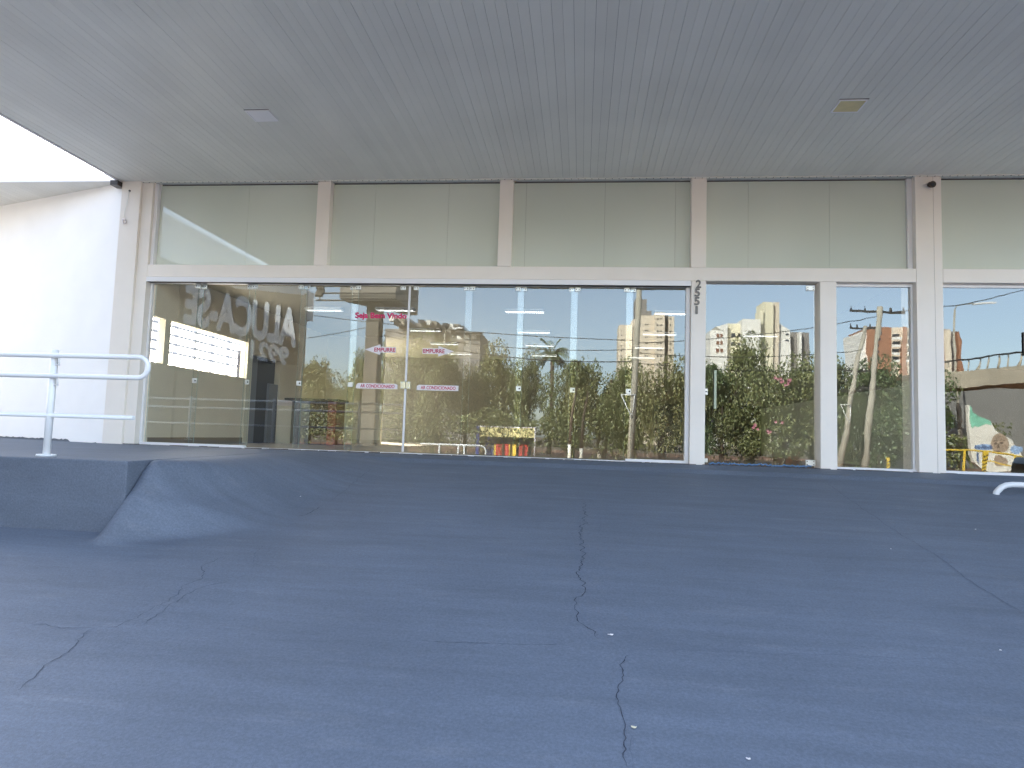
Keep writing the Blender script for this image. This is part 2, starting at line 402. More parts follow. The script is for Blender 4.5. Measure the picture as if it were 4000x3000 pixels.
# far ground: pavement, road, verge and red earth as sheets 4 mm apart
M['asphalt'] = mat('asphalt', (.055, .055, .058), .9, noise_amt=.1, noise_scale=.6)
M['pave'] = mat('pavement_concrete', (.30, .29, .27), .9, noise_amt=.1, noise_scale=.8)
M['earth'] = mat('red_earth', (.27, .125, .065), .95, noise_amt=.25, noise_scale=.25)
M['earth_far'] = mat('dry_ground', (.20, .15, .09), .95, noise_amt=.2, noise_scale=.02)
GZ = -1.42
b = MB(); b.box(-2500, 2500, -2500, 700, GZ-.5, GZ-.03)
tag(b.build('far_ground', M['earth_far']), kind='structure')
b = MB(); b.box(-60, 60, -13.6, -9.9, GZ-.4, GZ+.13); b.box(-60,-15,-9.9,0,GZ-.4,GZ+.13); b.box(15,60,-9.9,0,GZ-.4,GZ+.13)
tag(b.build('pavement', M['pave'], bevel=.03), kind='structure')
b = MB(); b.box(-300, 300, -24.5, -13.6, GZ-.4, GZ-.012)
tag(b.build('road', M['asphalt']), kind='structure')
b = MB(); b.box(-300, 300, -75, -24.5, GZ-.4, GZ+.10)
tag(b.build('earth_verge', M['earth'], bevel=.04), kind='structure')
b = MB()
for i in range(-20, 20): b.quad((i*6, -19.0, GZ-.008), (i*6+3, -19.0, GZ-.008), (i*6+3, -18.88, GZ-.008), (i*6, -18.88, GZ-.008))
tag(b.build('road_markings', M['yellow']), kind='structure')

# ------------------------------------------------------------------ the shop building
shop = thing('shop_building', (0, 0, 0), 'white shop with deep boarded canopy, pillars, beam and grey backed transom windows', 'building')
def part(b, name, mt, bevel=0, label=None, parent=None):
    o = b.build(name, mt, parent or shop, bevel)
    if label: o['label'] = label
    return o
X0 = -7.61
CZ = 4.50
# pillars
part(MB().box(-7.96, -7.61, -.05, .16, -.3, CZ+.1), 'pillar', M['paint'], .006, 'corner pillar beside the bright left wall')
part(MB().box(-7.61, -7.42, 0, .16, -.3, CZ+.1), 'pillar', M['paint'], .004, 'narrow set-back strip of the corner pillar')
part(MB().box(-4.48, -4.255, 0, .30, 3.062, CZ+.1), 'pillar', M['paint'], .006)
part(MB().box(-1.405, -1.185, 0, .30, 3.062, CZ+.1), 'pillar', M['paint'], .006)
part(MB().box(1.65, 1.882, 0, .30, 3.062, CZ+.1), 'pillar', M['paint'], .006)
part(MB().box(1.662, 1.888, 0.003, .30, -.3, 2.848), 'pillar', M['paint'], .006, 'slim lower pillar carrying the house number')
part(MB().box(3.588, 3.828, 0, .30, -.4, 2.848), 'pillar', M['paint'], .006)
part(MB().box(4.985, 5.243, 0, .5, -.4, CZ+.1), 'pillar', M['paint'], .004, 'wide double pillar under the camera')
part(MB().box(5.247, 5.362, 0.002, .5, -.4, CZ+.1), 'pillar', M['paint'], .004)
part(MB().box(5.2425, 5.2475, .006, .2, -.4, CZ+.1), 'joint', M['seam'])
part(MB().box(8.6, 8.85, 0, .5, -.4, CZ+.1), 'pillar', M['paint'], .006)
# beam
part(MB().box(-7.418, 4.983, 0.001, .30, 2.85, 3.06), 'beam', M['paint'], .006)
part(MB().box(5.364, 8.6, 0.001, .30, 2.85, 3.06), 'beam', M['paint'], .006)
# pale infill above the transoms, added to block a light leak
part(MB().box(-7.955, 8.6, -.008, .299, CZ+.013, CZ+.06), 'head_infill', M['pvc'])
# transom panes
spans = [(-7.36,[-5.75],-4.48), (-4.255,[-3.52,-2.27],-1.405), (-1.185,[-.98,.30,1.42],1.65), (1.882,[2.55,3.78],4.91), (5.362,[7.0],8.6)]
for i, (a, js, c) in enumerate(spans):
    e = [a]+js+[c]
    for x0, x1 in zip(e, e[1:]):
        part(MB().box(x0+.0014, x1-.0014, GY, GY+.012, 3.055, CZ-.014), 'transom_pane', M['frost'])
part(MB().box(-7.42, -7.362, .06, .20, 3.06, CZ), 'transom_frame', M['alu'])
part(MB().box(4.912, 4.984, .10, .20, 3.06, CZ), 'transom_frame', M['alu'])
part(MB().box(-7.362, 8.6, GY+.02, GY+.10, 3.03, CZ+.05), 'transom_backing', M['seam'])
# canopy ceiling of long PVC boards
CX0, CX1, CY0 = -8.02, 10.5, -5.72
b = MB(); rnd = random.Random(3)
x = CX0+.06; k = 0
while x < CX1-.1:
    wd = .2165; g = .0030
    dz = rnd.uniform(0, .0016)
    for j in (0, 1):
        a = x + j*wd/2 + (g/2 if j == 0 else .0010); c = x + (j+1)*wd/2 - (.0010 if j == 0 else g/2)
        b.box(a, c, CY0+.05, -.012, CZ+dz, CZ+.012+dz)
    x += wd
part(b, 'ceiling_boards', M['pvc'])
part(MB().box(CX0+.03, CX1, CY0+.03, -.012, CZ+.0145, CZ+.04), 'ceiling_void', M['pvc_gap'])
b = MB().box(CX0, CX0+.05, CY0, 0, CZ-.012, CZ+.42); b.box(CX0, CX1, CY0-.04, CY0, CZ-.012, CZ+.42)
part(b, 'fascia', M['alu'], .004)
part(MB().box(CX0+.01, CX1, CY0+.01, .3, CZ+.38, CZ+.5), 'canopy_roof', M['alu'])
b = MB().box(CX0+.05, CX1, -.035, -.010, CZ-.012, CZ+.004); b.mi = 1; x = CX0+.1
while x < CX1: b.box(x, x+.012, -.033, -.014, CZ-.0150, CZ-.0115); x += .108
part(b, 'ceiling_trim', [M['pvc'], M['seam']])

part(MB().box(-8.10, -7.965, -.16, .02, CZ-.10, CZ-.02), 'gutter_end', M['dark'])
# parapet above the shop
part(MB().box(-7.96, 20.2, .3, 14, 4.9, 5.9), 'parapet', M['paint'])
part(MB().box(8.86, 20.2, .3, .6, -.5, 4.95), 'side_wall', M['paint'])

# left wing: wall receding to the left, with its own boarded soffit
dirv = Vector((-3.45, 1.155, 0)).normalized(); nrm = Vector((-dirv.y*-1, 0, 0))
wl0 = Vector((-7.96, -.0, 0)); n2 = Vector((-dirv.y, dirv.x, 0))
if n2.y > 0: n2 = -n2
L = 9.0
wing = thing('left_wing_wall', (-7.96, 0, 0), 'bright white textured wall running back to the left of the shop pillar', 'wall')
def wl(s, out, z): p = dirv*s + n2*out; return (p.x, p.y, z)
b = MB(); t = .22
b.prism([wl(0,0,.045), wl(L,0,.045), wl(L,-t,.045), wl(.0,-t,.045)], (0, 0, CZ-.045+.02))
b.build('wall', M['left_wall'], wing)
# ragged paint edge over a dark plinth
b = MB(); b.prism([wl(.0,-.012,-.3), wl(L,-.012,-.3), wl(L,-t,-.3), wl(0,-t,-.3)], (0,0,.345)); b.build('plinth', M['floor'], wing)
b = MB(); s = 0.0; rnd = random.Random(8); zz = .02
pts = []
while s < L:
    zz = (.0 if s < .95 else .035) + rnd.uniform(-.008, .012)
    pts.append((s, zz)); s += rnd.uniform(.03, .09)
for (s0, z0), (s1, z1) in zip(pts, pts[1:]): b.poly([wl(s0,.004,z0), wl(s1,.004,z1), wl(s1,.004,.07), wl(s0,.004,.07)])
b.build('ragged_paint_edge', M['left_wall'], wing)
soff = thing('left_wing_soffit', (-7.96, 0, CZ), 'thin wedge of boarded eaves above the bright left wall', 'eaves')
b = MB()
# boards run along Y; outer edge parallel to the shop front, inner edge along the wall
nb = 75
for i in range(nb):
    xa = -8.06 - i*.108; xb = xa - .1045
    ya = (xa+7.96)/(dirv.x)*dirv.y; yb = (xb+7.96)/(dirv.x)*dirv.y
    b.prism([(xa+7.96, -.06, 0), (xb+7.96, -.06, 0), (xb+7.96, yb, 0), (xa+7.96, ya, 0)], (0, 0, .02))
b.build('soffit_boards', M['pvc'], soff)
MB().box(-8.2, -.10, -.10, -.06, -.012, .12).build('eaves_fascia', M['alu'], soff)
MB().prism([(-.1,-.06,.022),(-8.2,-.06,.022),(-8.2,2.8,.022),(-.1,.1,.022)], (0,0,.07)).build('eaves_roof', M['alu'], soff)

# small nail with a hanging wire on the corner pillar
t = thing('hanging_wire', (-7.86, -.056, 4.33), 'thin wire dangling from a small hole high on the corner pillar', 'wire')
MB().tube([(.05,.006,0),(.05,-.004,0)], .018, 10).build('hole', M['dark'], t)
MB().tube([(.05,-.006,0),(.035,-.008,-.18),(.0,-.010,-.36),(-.005,-.012,-.5)], .0035, 6).build('strand', M['chrome'], t)
MB().tube([(-.03,-.012,-.5),(.02,-.012,-.5),(.03,-.012,-.56),(-.01,-.012,-.58),(-.03,-.012,-.5)], .010, 6).build('connector', M['sticker'], t)

# security camera on the wide pillar
t = thing('security_camera', (5.19, -.0, 4.36), 'small black security camera high on the wide right pillar', 'camera')
MB().tube([(0,0,0),(0,-.03,0)], .035, 16).build('base', M['dark'], t)
MB().tube([(0,-.03,0),(0,-.05,-.02),(0,-.10,-.03)], [.03,.045,.05], 16).build('housing', M['dark'], t)
MB().tube([(0,-.101,-.03),(0,-.108,-.031)], [.03,.026], 16).build('lens', M['window_dark'], t)

# ceiling lights under the canopy
def clight(name, x0, x1, y0, y1, m1, lab):
    t = thing(name, ((x0+x1)/2, (y0+y1)/2, CZ), lab, 'ceiling light', 'square lights in the canopy ceiling')
    hx, hy = (x1-x0)/2, (y1-y0)/2
    b = MB(); f = .018
    b.box(-hx, hx, -hy, -hy+f, -.014, .0); b.box(-hx, hx, hy-f, hy, -.014, .0); b.box(-hx, -hx+f, -hy+f, hy-f, -.014, 0); b.box(hx-f, hx, -hy+f, hy-f, -.014, 0)
    b.build('frame', M['diffuser'], t)
    MB().box(-hx+f, hx-f, -hy+f, hy-f, -.009, 0).build('diffuser', m1, t)
    MB().box(-hx-.005, hx+.006, -hy-.012, -hy-.001, -.003, .0).build('gap', M['seam'], t)
clight('ceiling_light', -4.50, -4.17, -2.44, -2.14, M['diffuser'], 'white square light in the canopy ceiling at left')
clight('ceiling_light', 3.00, 3.33, -2.41, -2.10, M['yellowed'], 'yellowed square light in the canopy ceiling at right')

# ------------------------------------------------------------------ text helper
def text_mesh(s, size, off=0, extrude=.0008, align='CENTER', shear=0):
    c = bpy.data.curves.new('t', 'FONT'); c.body = s; c.size = size; c.offset = off; c.extrude = extrude; c.align_x = align; c.align_y = 'CENTER'; c.shear = shear
    o = bpy.data.objects.new('t', c); col.objects.link(o)
    bpy.context.view_layer.update()
    me = bpy.data.meshes.new_from_object(o.evaluated_get(bpy.context.evaluated_depsgraph_get()))
    bpy.data.objects.remove(o); bpy.data.curves.remove(c)
    return me
def text(name, s, size, mt, parent, loc, w=None, h=None, off=0, ex=.0008, rot=None):
    me = text_mesh(s, size, 0, ex)
    if off:                                          # bold: the same flat letters laid over each other a hair apart
        bm = bmesh.new(); k_ = 0
        for ax, ay in ((0,0),(1,0),(-1,0),(0,1),(0,-1),(.7,.7),(-.7,.7),(.7,-.7),(-.7,-.7)):
            c2 = me.copy(); c2.transform(Matrix.Translation((ax*off, ay*off, k_*max(.00012, ex*.03)))); bm.from_mesh(c2); bpy.data.meshes.remove(c2); k_ += 1
        bm.to_mesh(me); bm.free()
    me.materials.clear(); me.materials.append(mt); me.name = name
    xs = [v.co.x for v in me.vertices]; ys = [v.co.y for v in me.vertices]
    cx, cyy = (min(xs)+max(xs))/2, (min(ys)+max(ys))/2
    kx = w/(max(xs)-min(xs)) if w else 1; ky = h/(max(ys)-min(ys)) if h else kx
    if not w and h: kx = ky
    for v in me.vertices: v.co = Vector(((v.co.x-cx)*kx, (v.co.y-cyy)*ky, v.co.z))
    o = bpy.data.objects.new(name, me); col.objects.link(o); o.parent = parent; o.location = loc
    o.rotation_euler = rot or (math.pi/2, 0, 0)
    return o

# house number
t = thing('house_number', (1.76, 0, 2.6), 'raised metal house number 2551 stacked down the slim pillar', 'house number')
for ch, z, px in (('2', .195, 2729), ('5', .060, 2725), ('5', -.075, 2724), ('1', -.215, 2723)):
    text('digit', ch, .15, M['steel_num'] if 'steel_num' in M else M['chrome'], t, ((px-2727)*.004, -.006, z), h=.128, w=.080 if ch != '1' else .034, off=.004, ex=.008)

# ------------------------------------------------------------------ sliding glass front
fr = thing('sliding_door_frame', (0, 0, 0), 'white aluminium head rail, sill and jambs of the long sliding glass front', 'door frame')
MB().box(-7.415, 1.655, -.012, GY+.05, 2.765, 2.846).build('head_rail', M['alu'], fr, .004)
MB().box(-7.40, 1.65, -.004, GY-.03, 2.7635, 2.764).build('shadow_strip', M['seam'], fr)
MB().box(-7.415, -7.375, GY-.03, GY+.05, 0.0, 2.765).build('jamb', M['alu'], fr, .003)
MB().box(1.60, 1.658, GY-.05, GY+.05, 0.0, 2.765).build('jamb', M['alu'], fr, .003)
MB().box(-7.375, -5.55, GY-.05, GY+.05, 0.0, .045).build('sill', M['alu'], fr, .003)
MB().box(-5.55, .70, GY-.035, GY+.05, 0.0, .014).build('sill', M['alu'], fr)
MB().box(.70, 1.60, GY-.05, GY+.05, 0.0, .045).build('sill', M['alu'], fr, .003)
def gx(px, py=1400): return at(px, py, GY).x
E_ = [gx(592), gx(768), gx(970), gx(1174), gx(1376), gx(1590), gx(1824), gx(2028), gx(2238), gx(2456), gx(2690)]
ov = .05
labs = ['leftmost sliding glass panel, beside the corner pillar', 'second glass panel from the left end of the sliding front', 'third glass panel from the left, over the dark doorway',
 'fourth glass panel from the left, in front of the dark counter', 'left glass door leaf with the welcome words', 'right glass door leaf with the arrow pointing right', 'glass panel just right of the two door leaves',
 'glass panel second right of the door leaves', 'glass panel third right of the door leaves', 'rightmost glass panel of the sliding front, beside the slim pillar']
doors = []
for i in range(10):
    a, c = E_[i], E_[i+1]
    front = i % 2 == 0
    y0 = GY-.016 if front else GY+.006
    if i == 4: y0 = GY-.016
    if i == 5: y0 = GY-.016
    a2 = a-ov if i not in (0, 5) else a+(.012 if i == 5 else 0); c2 = c+ov if i not in (4, 9) else c-(.012 if i == 4 else 0)
    w_ = c2-a2
    t = thing('glass_panel', (a2, y0, .03), labs[i], 'glass panel', 'clear glass panels of the sliding front'); doors.append((t, a2, y0))
    MB().box(0, w_, 0, .010, 0, 2.715).build('pane', M['glass'], t)
    b = MB()
    b.box(-.0015, -.0002, .0005, .0095, 0, 2.715); b.box(w_+.0002, w_+.0015, .0005, .0095, 0, 2.715)
    b.build('glass_edge', M['edge'], t)
    for s in (0, 1):                                  # patch clamps on top corners
        if (i == 0 and s == 0) or (i == 9 and s == 1): continue
        xx = .10 if s == 0 else w_-.10
        b = MB().box(xx-.045, xx+.045, -.012, .022, 2.655, 2.735)
        o = b.build('clamp', M['chrome'], t, .006)
        b = MB()
        for dx in (-.022, .022): b.tube([(xx+dx,-.012,2.69),(xx+dx,-.017,2.69)], .009, 10)
        each(b, 'screw', M['steel_dark'], o)
    if i not in (4, 5) and i < 9:                     # small square lock where the panels meet
        b = MB().box(w_-.085, w_-.01, -.014, .024, 1.03, 1.11); o = b.build('lock', M['chrome'], t, .004)
        MB().tube([(w_-.03,-.014,1.07),(w_-.03,-.018,1.07)], .014, 12).build('keyhole', M['steel_dark'], o)
    if i == 4:
        MB().box(.008, .085, -.014, .024, 1.03, 1.11).build('lock', M['chrome'], t, .004)
        MB().box(w_-.003, w_+.009, -.010, .020, 0, 2.715).build('stile', M['alu'], t)
        o = MB().box(w_-.075, w_+.009, -.022, .028, 1.015, 1.145).build('centre_lock', M['lockm'], t, .012)
        b = MB()
        for dz in (1.04, 1.12): b.tube([(w_-.045,-.022,dz),(w_-.045,-.029,dz)], .012, 12)
        each(b, 'screw', M['chrome'], o)
    if i == 5:
        MB().box(-.013, .003, -.010, .020, 0, 2.715).build('stile', M['alu'], t)
        o = MB().box(-.013, .070, -.022, .028, 1.015, 1.145).build('centre_lock', M['lockm'], t, .012)
        b = MB()
        for dz in (1.04, 1.12): b.tube([(.045,-.022,dz),(.045,-.029,dz)], .012, 12)
        each(b, 'screw', M['chrome'], o)
b = MB(); rnd = random.Random(21); x = -7.6                # ragged dark sealant and grime under the sill
while x < 5.3:
    l_ = rnd.uniform(.05, .3); h_ = rnd.uniform(.002, .014)
    b.box(x, x+l_, -.012-rnd.uniform(0, .03), GY-.055, -.004, h_*(1 if x < -2 else .5)); x += l_*rnd.uniform(1, 1.5)
b.build('sill_grime', M['seam'], fr)
# stickers on the door leaves
YS = GY-.016-.002
def P(px, py): p = at(px, py, YS); return p
p0 = P(1383,1222); p1 = P(1593,1252); c = (p0+p1)/2
t = thing('welcome_lettering', (c.x, YS, c.z+.005), 'magenta vinyl words Seja Bem Vindo near the top of the left door leaf', 'lettering')
text('words', 'Seja Bem Vindo', .1, M['magenta_light'], t, (0, 0, 0), w=.875, h=.125, off=.0045)
def arrow(tip_l, labs, cx, cz):
    t = thing('arrow_sticker', (cx, YS, cz), labs, 'sticker', 'white arrow stickers saying EMPURRE')
    s = -1 if tip_l else 1
    pts = [(s*.262,0,0),(s*.0,0,.088),(s*.0,0,.046),(-s*.262,0,.046),(-s*.262,0,-.046),(s*.0,0,-.046),(s*.0,0,-.088)]
    pts = [(x+ (0 if True else 0), y, z) for x, y, z in pts]
    MB().prism(pts, (0, .0015, 0)).build('backing', M['sticker'], t)
    text('words', 'EMPURRE', .08, M['magenta'], t, (-s*.075 if tip_l else -.072, -.001, 0), w=.355, h=.066, off=.0016)
q = P(1486,1366); arrow(True, 'white arrow sticker pointing left with the word EMPURRE', q.x, q.z)
q = P(1712,1372); arrow(False, 'white arrow sticker pointing right with the word EMPURRE', q.x, q.z)
for px0, px1, py, lab, cut in ((1391,1553,1505,'pale strip sticker AR CONDICIONADO on the left door leaf',(0,1)),(1628,1791,1512,'pale strip sticker AR CONDICIONADO on the right door leaf',(1,0))):
    a = P(px0, py); c = P(px1, py); hw = (c.x-a.x)/2
    t = thing('strip_sticker', ((a.x+c.x)/2, YS, a.z-.005), lab, 'sticker', 'strip stickers saying AR CONDICIONADO')
    h = .043; e = .03
    pts = [(-hw, 0, -h), (hw, 0, -h)] + ([(hw, 0, h-e*.6), (hw-e, 0, h)] if cut[1] else [(hw, 0, h)]) + ([(-hw+e, 0, h), (-hw, 0, h-e*.6)] if cut[0] else [(-hw+e, 0, h), (-hw, 0, h-e)])
    MB().prism(pts, (0, .0015, 0)).build('backing', M['sticker'], t)
    text('words', 'AR CONDICIONADO', .07, M['magenta'], t, (.012 if cut[1] else .01, -.001, 0), w=.575, h=.055, off=.0012)

# ------------------------------------------------------------------ single glass door
dx0, dx1 = 1.90, 3.575
t = thing('glass_door', (dx0, GY-.01, .03), 'single frameless glass door between the two slim pillars, under house number side', 'door')
DW = dx1-dx0
MB().box(0, DW-.02, 0, .010, -.02, 2.80).build('pane', M['glass_mid'], t)
b = MB().box(DW-.155, DW-.02, -.014, .026, 2.70, 2.785); o = b.build('clamp', M['chrome'], t, .008)
b = MB()
for q in ((-.13,2.755),(-.05,2.755),(-.13,2.72),(-.05,2.72)): b.tube([(DW+q[0],-.014,q[1]),(DW+q[0],-.019,q[1])], .008, 10)
each(b, 'screw', M['steel_dark'], o)
b = MB().box(DW-.165, DW-.02, -.014, .026, .0, .095); o = b.build('clamp', M['chrome'], t, .008)
b = MB()
for q in ((-.145,.07),(-.05,.07),(-.145,.025),(-.05,.025)): b.tube([(DW+q[0],-.014,q[1]),(DW+q[0],-.019,q[1])], .008, 10)
each(b, 'screw', M['steel_dark'], o)
MB().box(.0, .055, -.014, .026, .0, .065).build('clamp', M['chrome'], t, .006)
o = MB().box(-.0, .045, -.014, .026, 1.045, 1.145).build('lock', M['chrome'], t, .006)
MB().tube([(.022,-.014,1.095),(.022,-.020,1.095)], .011, 10).build('keyhole', M['steel_dark'], o)
MB().box(.135, .172, -.050, -.035, .83, 1.43).build('pull_handle', M['handle'], t, .004)
b = MB()
for z in (.92, 1.34): b.tube([(.153,-.036,z),(.153,0,z)], .009, 10)
each(b, 'handle_stud', M['chrome'], t)
MB().tube([(.118,-.004,.645),(.118,.0,.645)], .018, 12).build('plug', M['dark'], t)
b = MB(); x = 0; rnd = random.Random(4)
b.box(-.01, DW, -.02, .07, -.06, -.022)
b.build('threshold', M['steel_dark'], t)
b = MB()                                            # crumpled blue draught strip under the door
pts = [(i*.02, -.018+rnd.uniform(-.004,.004), -.008+rnd.uniform(-.012,.014)) for i in range(int((DW-.12)/.02))]
b.tube([(p[0]+.07, p[1], p[2]) for p in pts], .014, 6); b.build('draught_strip', mat('blue_draught_strip', (.10, .20, .36), .4), t)

# fixed windows
def fixed(px0, x0, x1, lab, mt, sill_h=.035):
    t = thing('fixed_window', ((x0+x1)/2, GY, 0), lab, 'window')
    h = (x1-x0)/2
    MB().box(-h, h, -.005, .005, .03, 2.80).build('pane', mt, t)
    b = MB().box(-h, h, -.03, .04, 2.80, 2.848); b.box(-h, h, -.07, .04, -.07, sill_h)
    b.box(h-.03, h, -.028, .04, sill_h, 2.80); b.box(-h, -h+.012, -.028, .04, sill_h, 2.80)
    b.build('frame', M['alu'], t, .003)
fixed(0, 3.832, 4.982, 'narrow fixed window of wavy glass between two slim white pillars', M['glass_wavy'])
fixed(0, 5.366, 8.598, 'wide fixed window at the right edge, beyond the double pillar', M['glass_wavy'])

# ------------------------------------------------------------------ interior
WX = -7.33                                          # inner face of the left side wall
BY = 13.0
part(MB().box(-7.32, 5.2, .30, BY, -.2, -.002), 'interior_floor', M['int_floor'])
part(MB().box(5.44, 20, .30, BY, -.2, -.002), 'interior_floor', M['int_floor'])
part(MB().box(-7.6, 20, .32, BY, 3.05, 3.10), 'interior_ceiling', M['int_ceil'])
def sidewall(y0, y1, z0, z1, m='int_wall'): part(MB().box(WX-.15, WX, y0, y1, z0, z1), 'side_wall', M[m])
sidewall(.165, 3.40, -.1, 1.41); sidewall(.165, 3.40, 2.20, 3.05)
part(MB().box(WX-.12, WX+.012, .46, .62, 1.412, 2.198), 'mullion', M['int_light'])
part(MB().box(WX-.15, WX+.02, 3.402, 3.62, -.1, 3.05), 'side_wall', M['int_light'])
sidewall(3.622, 5.08, 1.97, 3.05); sidewall(5.082, 8.0, -.1, 3.05)
part(MB().box(WX-.30, WX-.149, 3.55, 5.2, -.1, 2.05), 'doorway_recess', M['int_dark'])
part(MB().box(WX-.10, WX-.02, 3.63, 3.95, 0, 1.95), 'corridor_door', M['greyblue'])
part(MB().box(WX-.10, WX-.04, 4.62, 5.07, 0, 1.4), 'corridor_door', M['greyblue'])
part(MB().box(WX, -5.82, 8.0, 8.12, -.1, 3.05), 'partition', M['int_wall'])
part(MB().box(-5.82, -5.65, 8.0, 8.12, -.1, 3.05), 'partition', M['int_light'])
part(MB().box(-7.6, 20, BY, BY+.2, -.1, 3.05), 'back_wall', mat('dim_back_wall', (.15, .14, .11), .8))
part(MB().box(5.20, 5.26, .5, BY, -.1, 3.05), 'demising_wall', mat('grey_demising_wall', (.10, .10, .095), .7))
part(MB().box(5.38, 5.44, .5, BY, -.1, 3.05), 'demising_wall', M['int_dark'])
part(MB().box(5.182, 5.199, .5, BY, -.0, 1.36), 'dado_panel', mat('light_dado', (.34, .36, .33), .5))
part(MB().box(WX, WX+.012, .2, 3.4, 0, .12), 'skirting', mat('tan_skirting', (.24, .19, .12), .5))
part(MB().box(WX, -5.65, 7.985, 8.0, 0, .10), 'skirting', M['int_floor'])

part(MB().box(20, 20.2, .6, 13.2, -.2, 3.1), 'side_wall', M['int_dark'])
# low yard wall, slats and window, left open so bright sky whitens the band
yard = thing('slatted_screen', (-14.0, 3.2, 0), 'white slatted screen against the glaring sky, seen through the side window band', 'screen')
MB().box(-.2, 0, .0, 22, -.2, .9).build('low_wall', M['left_wall'], yard)
for k in range(8): MB().box(-.05, .05, 4.4+k*1.15, 4.48+k*1.15, .9, 3.9).build('post', M['alu'], yard)
for r_ in range(4): MB().box(.052, .09, 4.0, 12.6, 3.66-r_*.30, 3.73-r_*.30).build('slat', M['greyblue'], yard)
o = MB().box(0, .06, 13.0, 17.2, .9, 2.5).build('window', M['alu'], yard)
MB().box(.061, .07, 13.3, 15.6, 1.0, 2.4).build('pane', mat('pale_green_glass', (.70, .76, .68), .2), o)
tag(MB().box(-14, -7.5, .9, 25, -.2, -.01).build('yard_bounce_floor', mat('white_bounce_floor', (.80, .79, .76), .8)), kind='structure')  # unseen white floor added to bounce sunlight around the yard

part(MB().box(WX-1.53, WX-.15, .75, 5.5, 2.75, 2.80), 'window_sun_blocker', M['alu'])  # unseen slab added to keep direct sun out of the side band
# luminaires in the shop ceiling
def luminaire(x, y, lab):
    t = thing('louvred_light', (x, y, 3.05), lab, 'ceiling light', 'louvred strip lights in the shop ceiling')
    MB().box(-.43, .43, -.11, .11, -.012, -.001).build('tray', M['lamp_body'], t)
    b = MB()
    for dy in (-.07, .07): b.tube([(-.40, dy, -.030), (.40, dy, -.030)], .010, 8)
    each(b, 'tube', M['tube'], t)
    b = MB()
    for k in range(19): b.box(-.42+k*.046, -.410+k*.046, -.10, .10, -.060, -.013)
    for dy in (-.10, 0, .10): b.box(-.425, .425, dy-.006, dy+.006, -.061, -.0135)
    b.build('louvre', M['lamp_body'], t)
words = ['nearest', 'second', 'third', 'farthest']
for c_, xc in enumerate((-4.1, -1.26, 1.90)):
    for r_, yr in enumerate((3.6, 6.4, 8.9, 11.3)):
        if c_ == 0 and r_ == 9: continue
        luminaire(xc, yr, '%s strip light of the %s row inside the shop' % (words[r_], ('left', 'middle', 'right')[c_]))
luminaire(4.35, 6.4, 'lone strip light inside the shop behind the single glass door')
luminaire(-5.75, 3.7, 'strip light inside the shop nearest the side window band')

# counter
t = thing('service_counter', (-6.17, 4.6, 0), 'dark counter with black top and red end panel inside the left part of the shop', 'counter')
MB().box(-.64, .64, -.35, .35, 1.0, 1.05).build('top', M['black'], t, .004)
MB().box(-.42, -.05, -.28, .28, 0, 1.0).build('body', M['greyblue'], t)
MB().box(-.048, .378, -.28, .28, 0, 1.0).build('front_panel', mat('dark_brown_laminate', (.03, .016, .012), .4), t)
MB().box(.38, .58, -.28, .28, 0, 1.0).build('end_panel', M['counter_red'], t)
t = thing('side_cabinet', (-6.93, 4.9, 0), 'pale grey low cabinet beside the counter inside the shop', 'cabinet')
MB().box(-.22, .13, -.25, .25, 0, .88).build('body', M['int_light'], t)
MB().box(-.23, .14, -.26, .26, .88, 1.02).build('top', M['sticker'], t, .003)
t = thing('dark_cabinet', (4.0, 9.5, 0), 'tall black cabinet standing deep inside the shop at right', 'cabinet')
MB().box(-1.9, 1.1, -.3, .3, 0, 1.40).build('body', M['black'], t)
for k in range(4): MB().box(-1.88+k*.74, -1.17+k*.74, -.32, -.302, .03, 1.37).build('door', M['black'], t, .003)
# red notice in the right window
p = at(3989, 1300, GY+.02); q = at(3989, 1390, GY+.02)
t = thing('red_notice', (p.x, GY-.028, q.z), 'red and white notice in a black frame at the right edge window', 'notice')
hh = p.z-q.z
MB().box(-.0, .34, 0, .015, 0, hh).build('frame', M['dark'], t)
MB().box(.022, .32, -.004, -.0005, .10, hh-.01).build('red_field', M['poster_red'], t)
MB().box(.022, .32, -.004, -.0005, .008, .098).build('white_field', M['sticker'], t)

# ------------------------------------------------------------------ handrails
t = thing('handrail', (-5.17, -4.47, 0), 'white tubular handrail with looped end on the landing at left', 'handrail')
r = .024
def arc(cx, cz, rad, a0, a1, n=14): return [(cx+rad*math.cos(a0+(a1-a0)*i/n), 0, cz+rad*math.sin(a0+(a1-a0)*i/n)) for i in range(n+1)]
zt, zm, zl = .985, .785, .400
rr = (zt-zm)/2
xe = at(590, 1430, -4.5).x+5.17 - rr - r
path = [(-7.5, 0, zt), (xe, 0, zt)] + arc(xe, (zt+zm)/2, rr, math.pi/2, -math.pi/2, 16)[1:-1] + [(xe, 0, zm), (-7.5, 0, zm)]
MB().tube([(x, -.035, z) for x, y, z in path], r, 14).build('looped_rail', M['rail'], t)
xl = at(515, 1634, -4.5).x+5.17
MB().tube([(-7.5, 0, zl), (xl, 0, zl)], .022, 14).build('lower_rail', M['rail'], t)
for xp in (0, -2.1, -4.2, -6.3):
    o = MB().tube([(xp, .012, 0), (xp, .012, 1.045)], .033, 16).build('post', M['rail'], t)
    MB().tube([(xp, .012, 0.002), (xp, .012, .022)], .085, 20).build('base_plate', M['rail'], o)
    b = MB()
    for z in (zt, zm): b.tube([(xp+.02, .0, z-.09), (xp+.075, -.01, z-.09), (xp+.08, -.03, z-.02)], .008, 8)
    each(b, 'bracket', M['rail'], o)
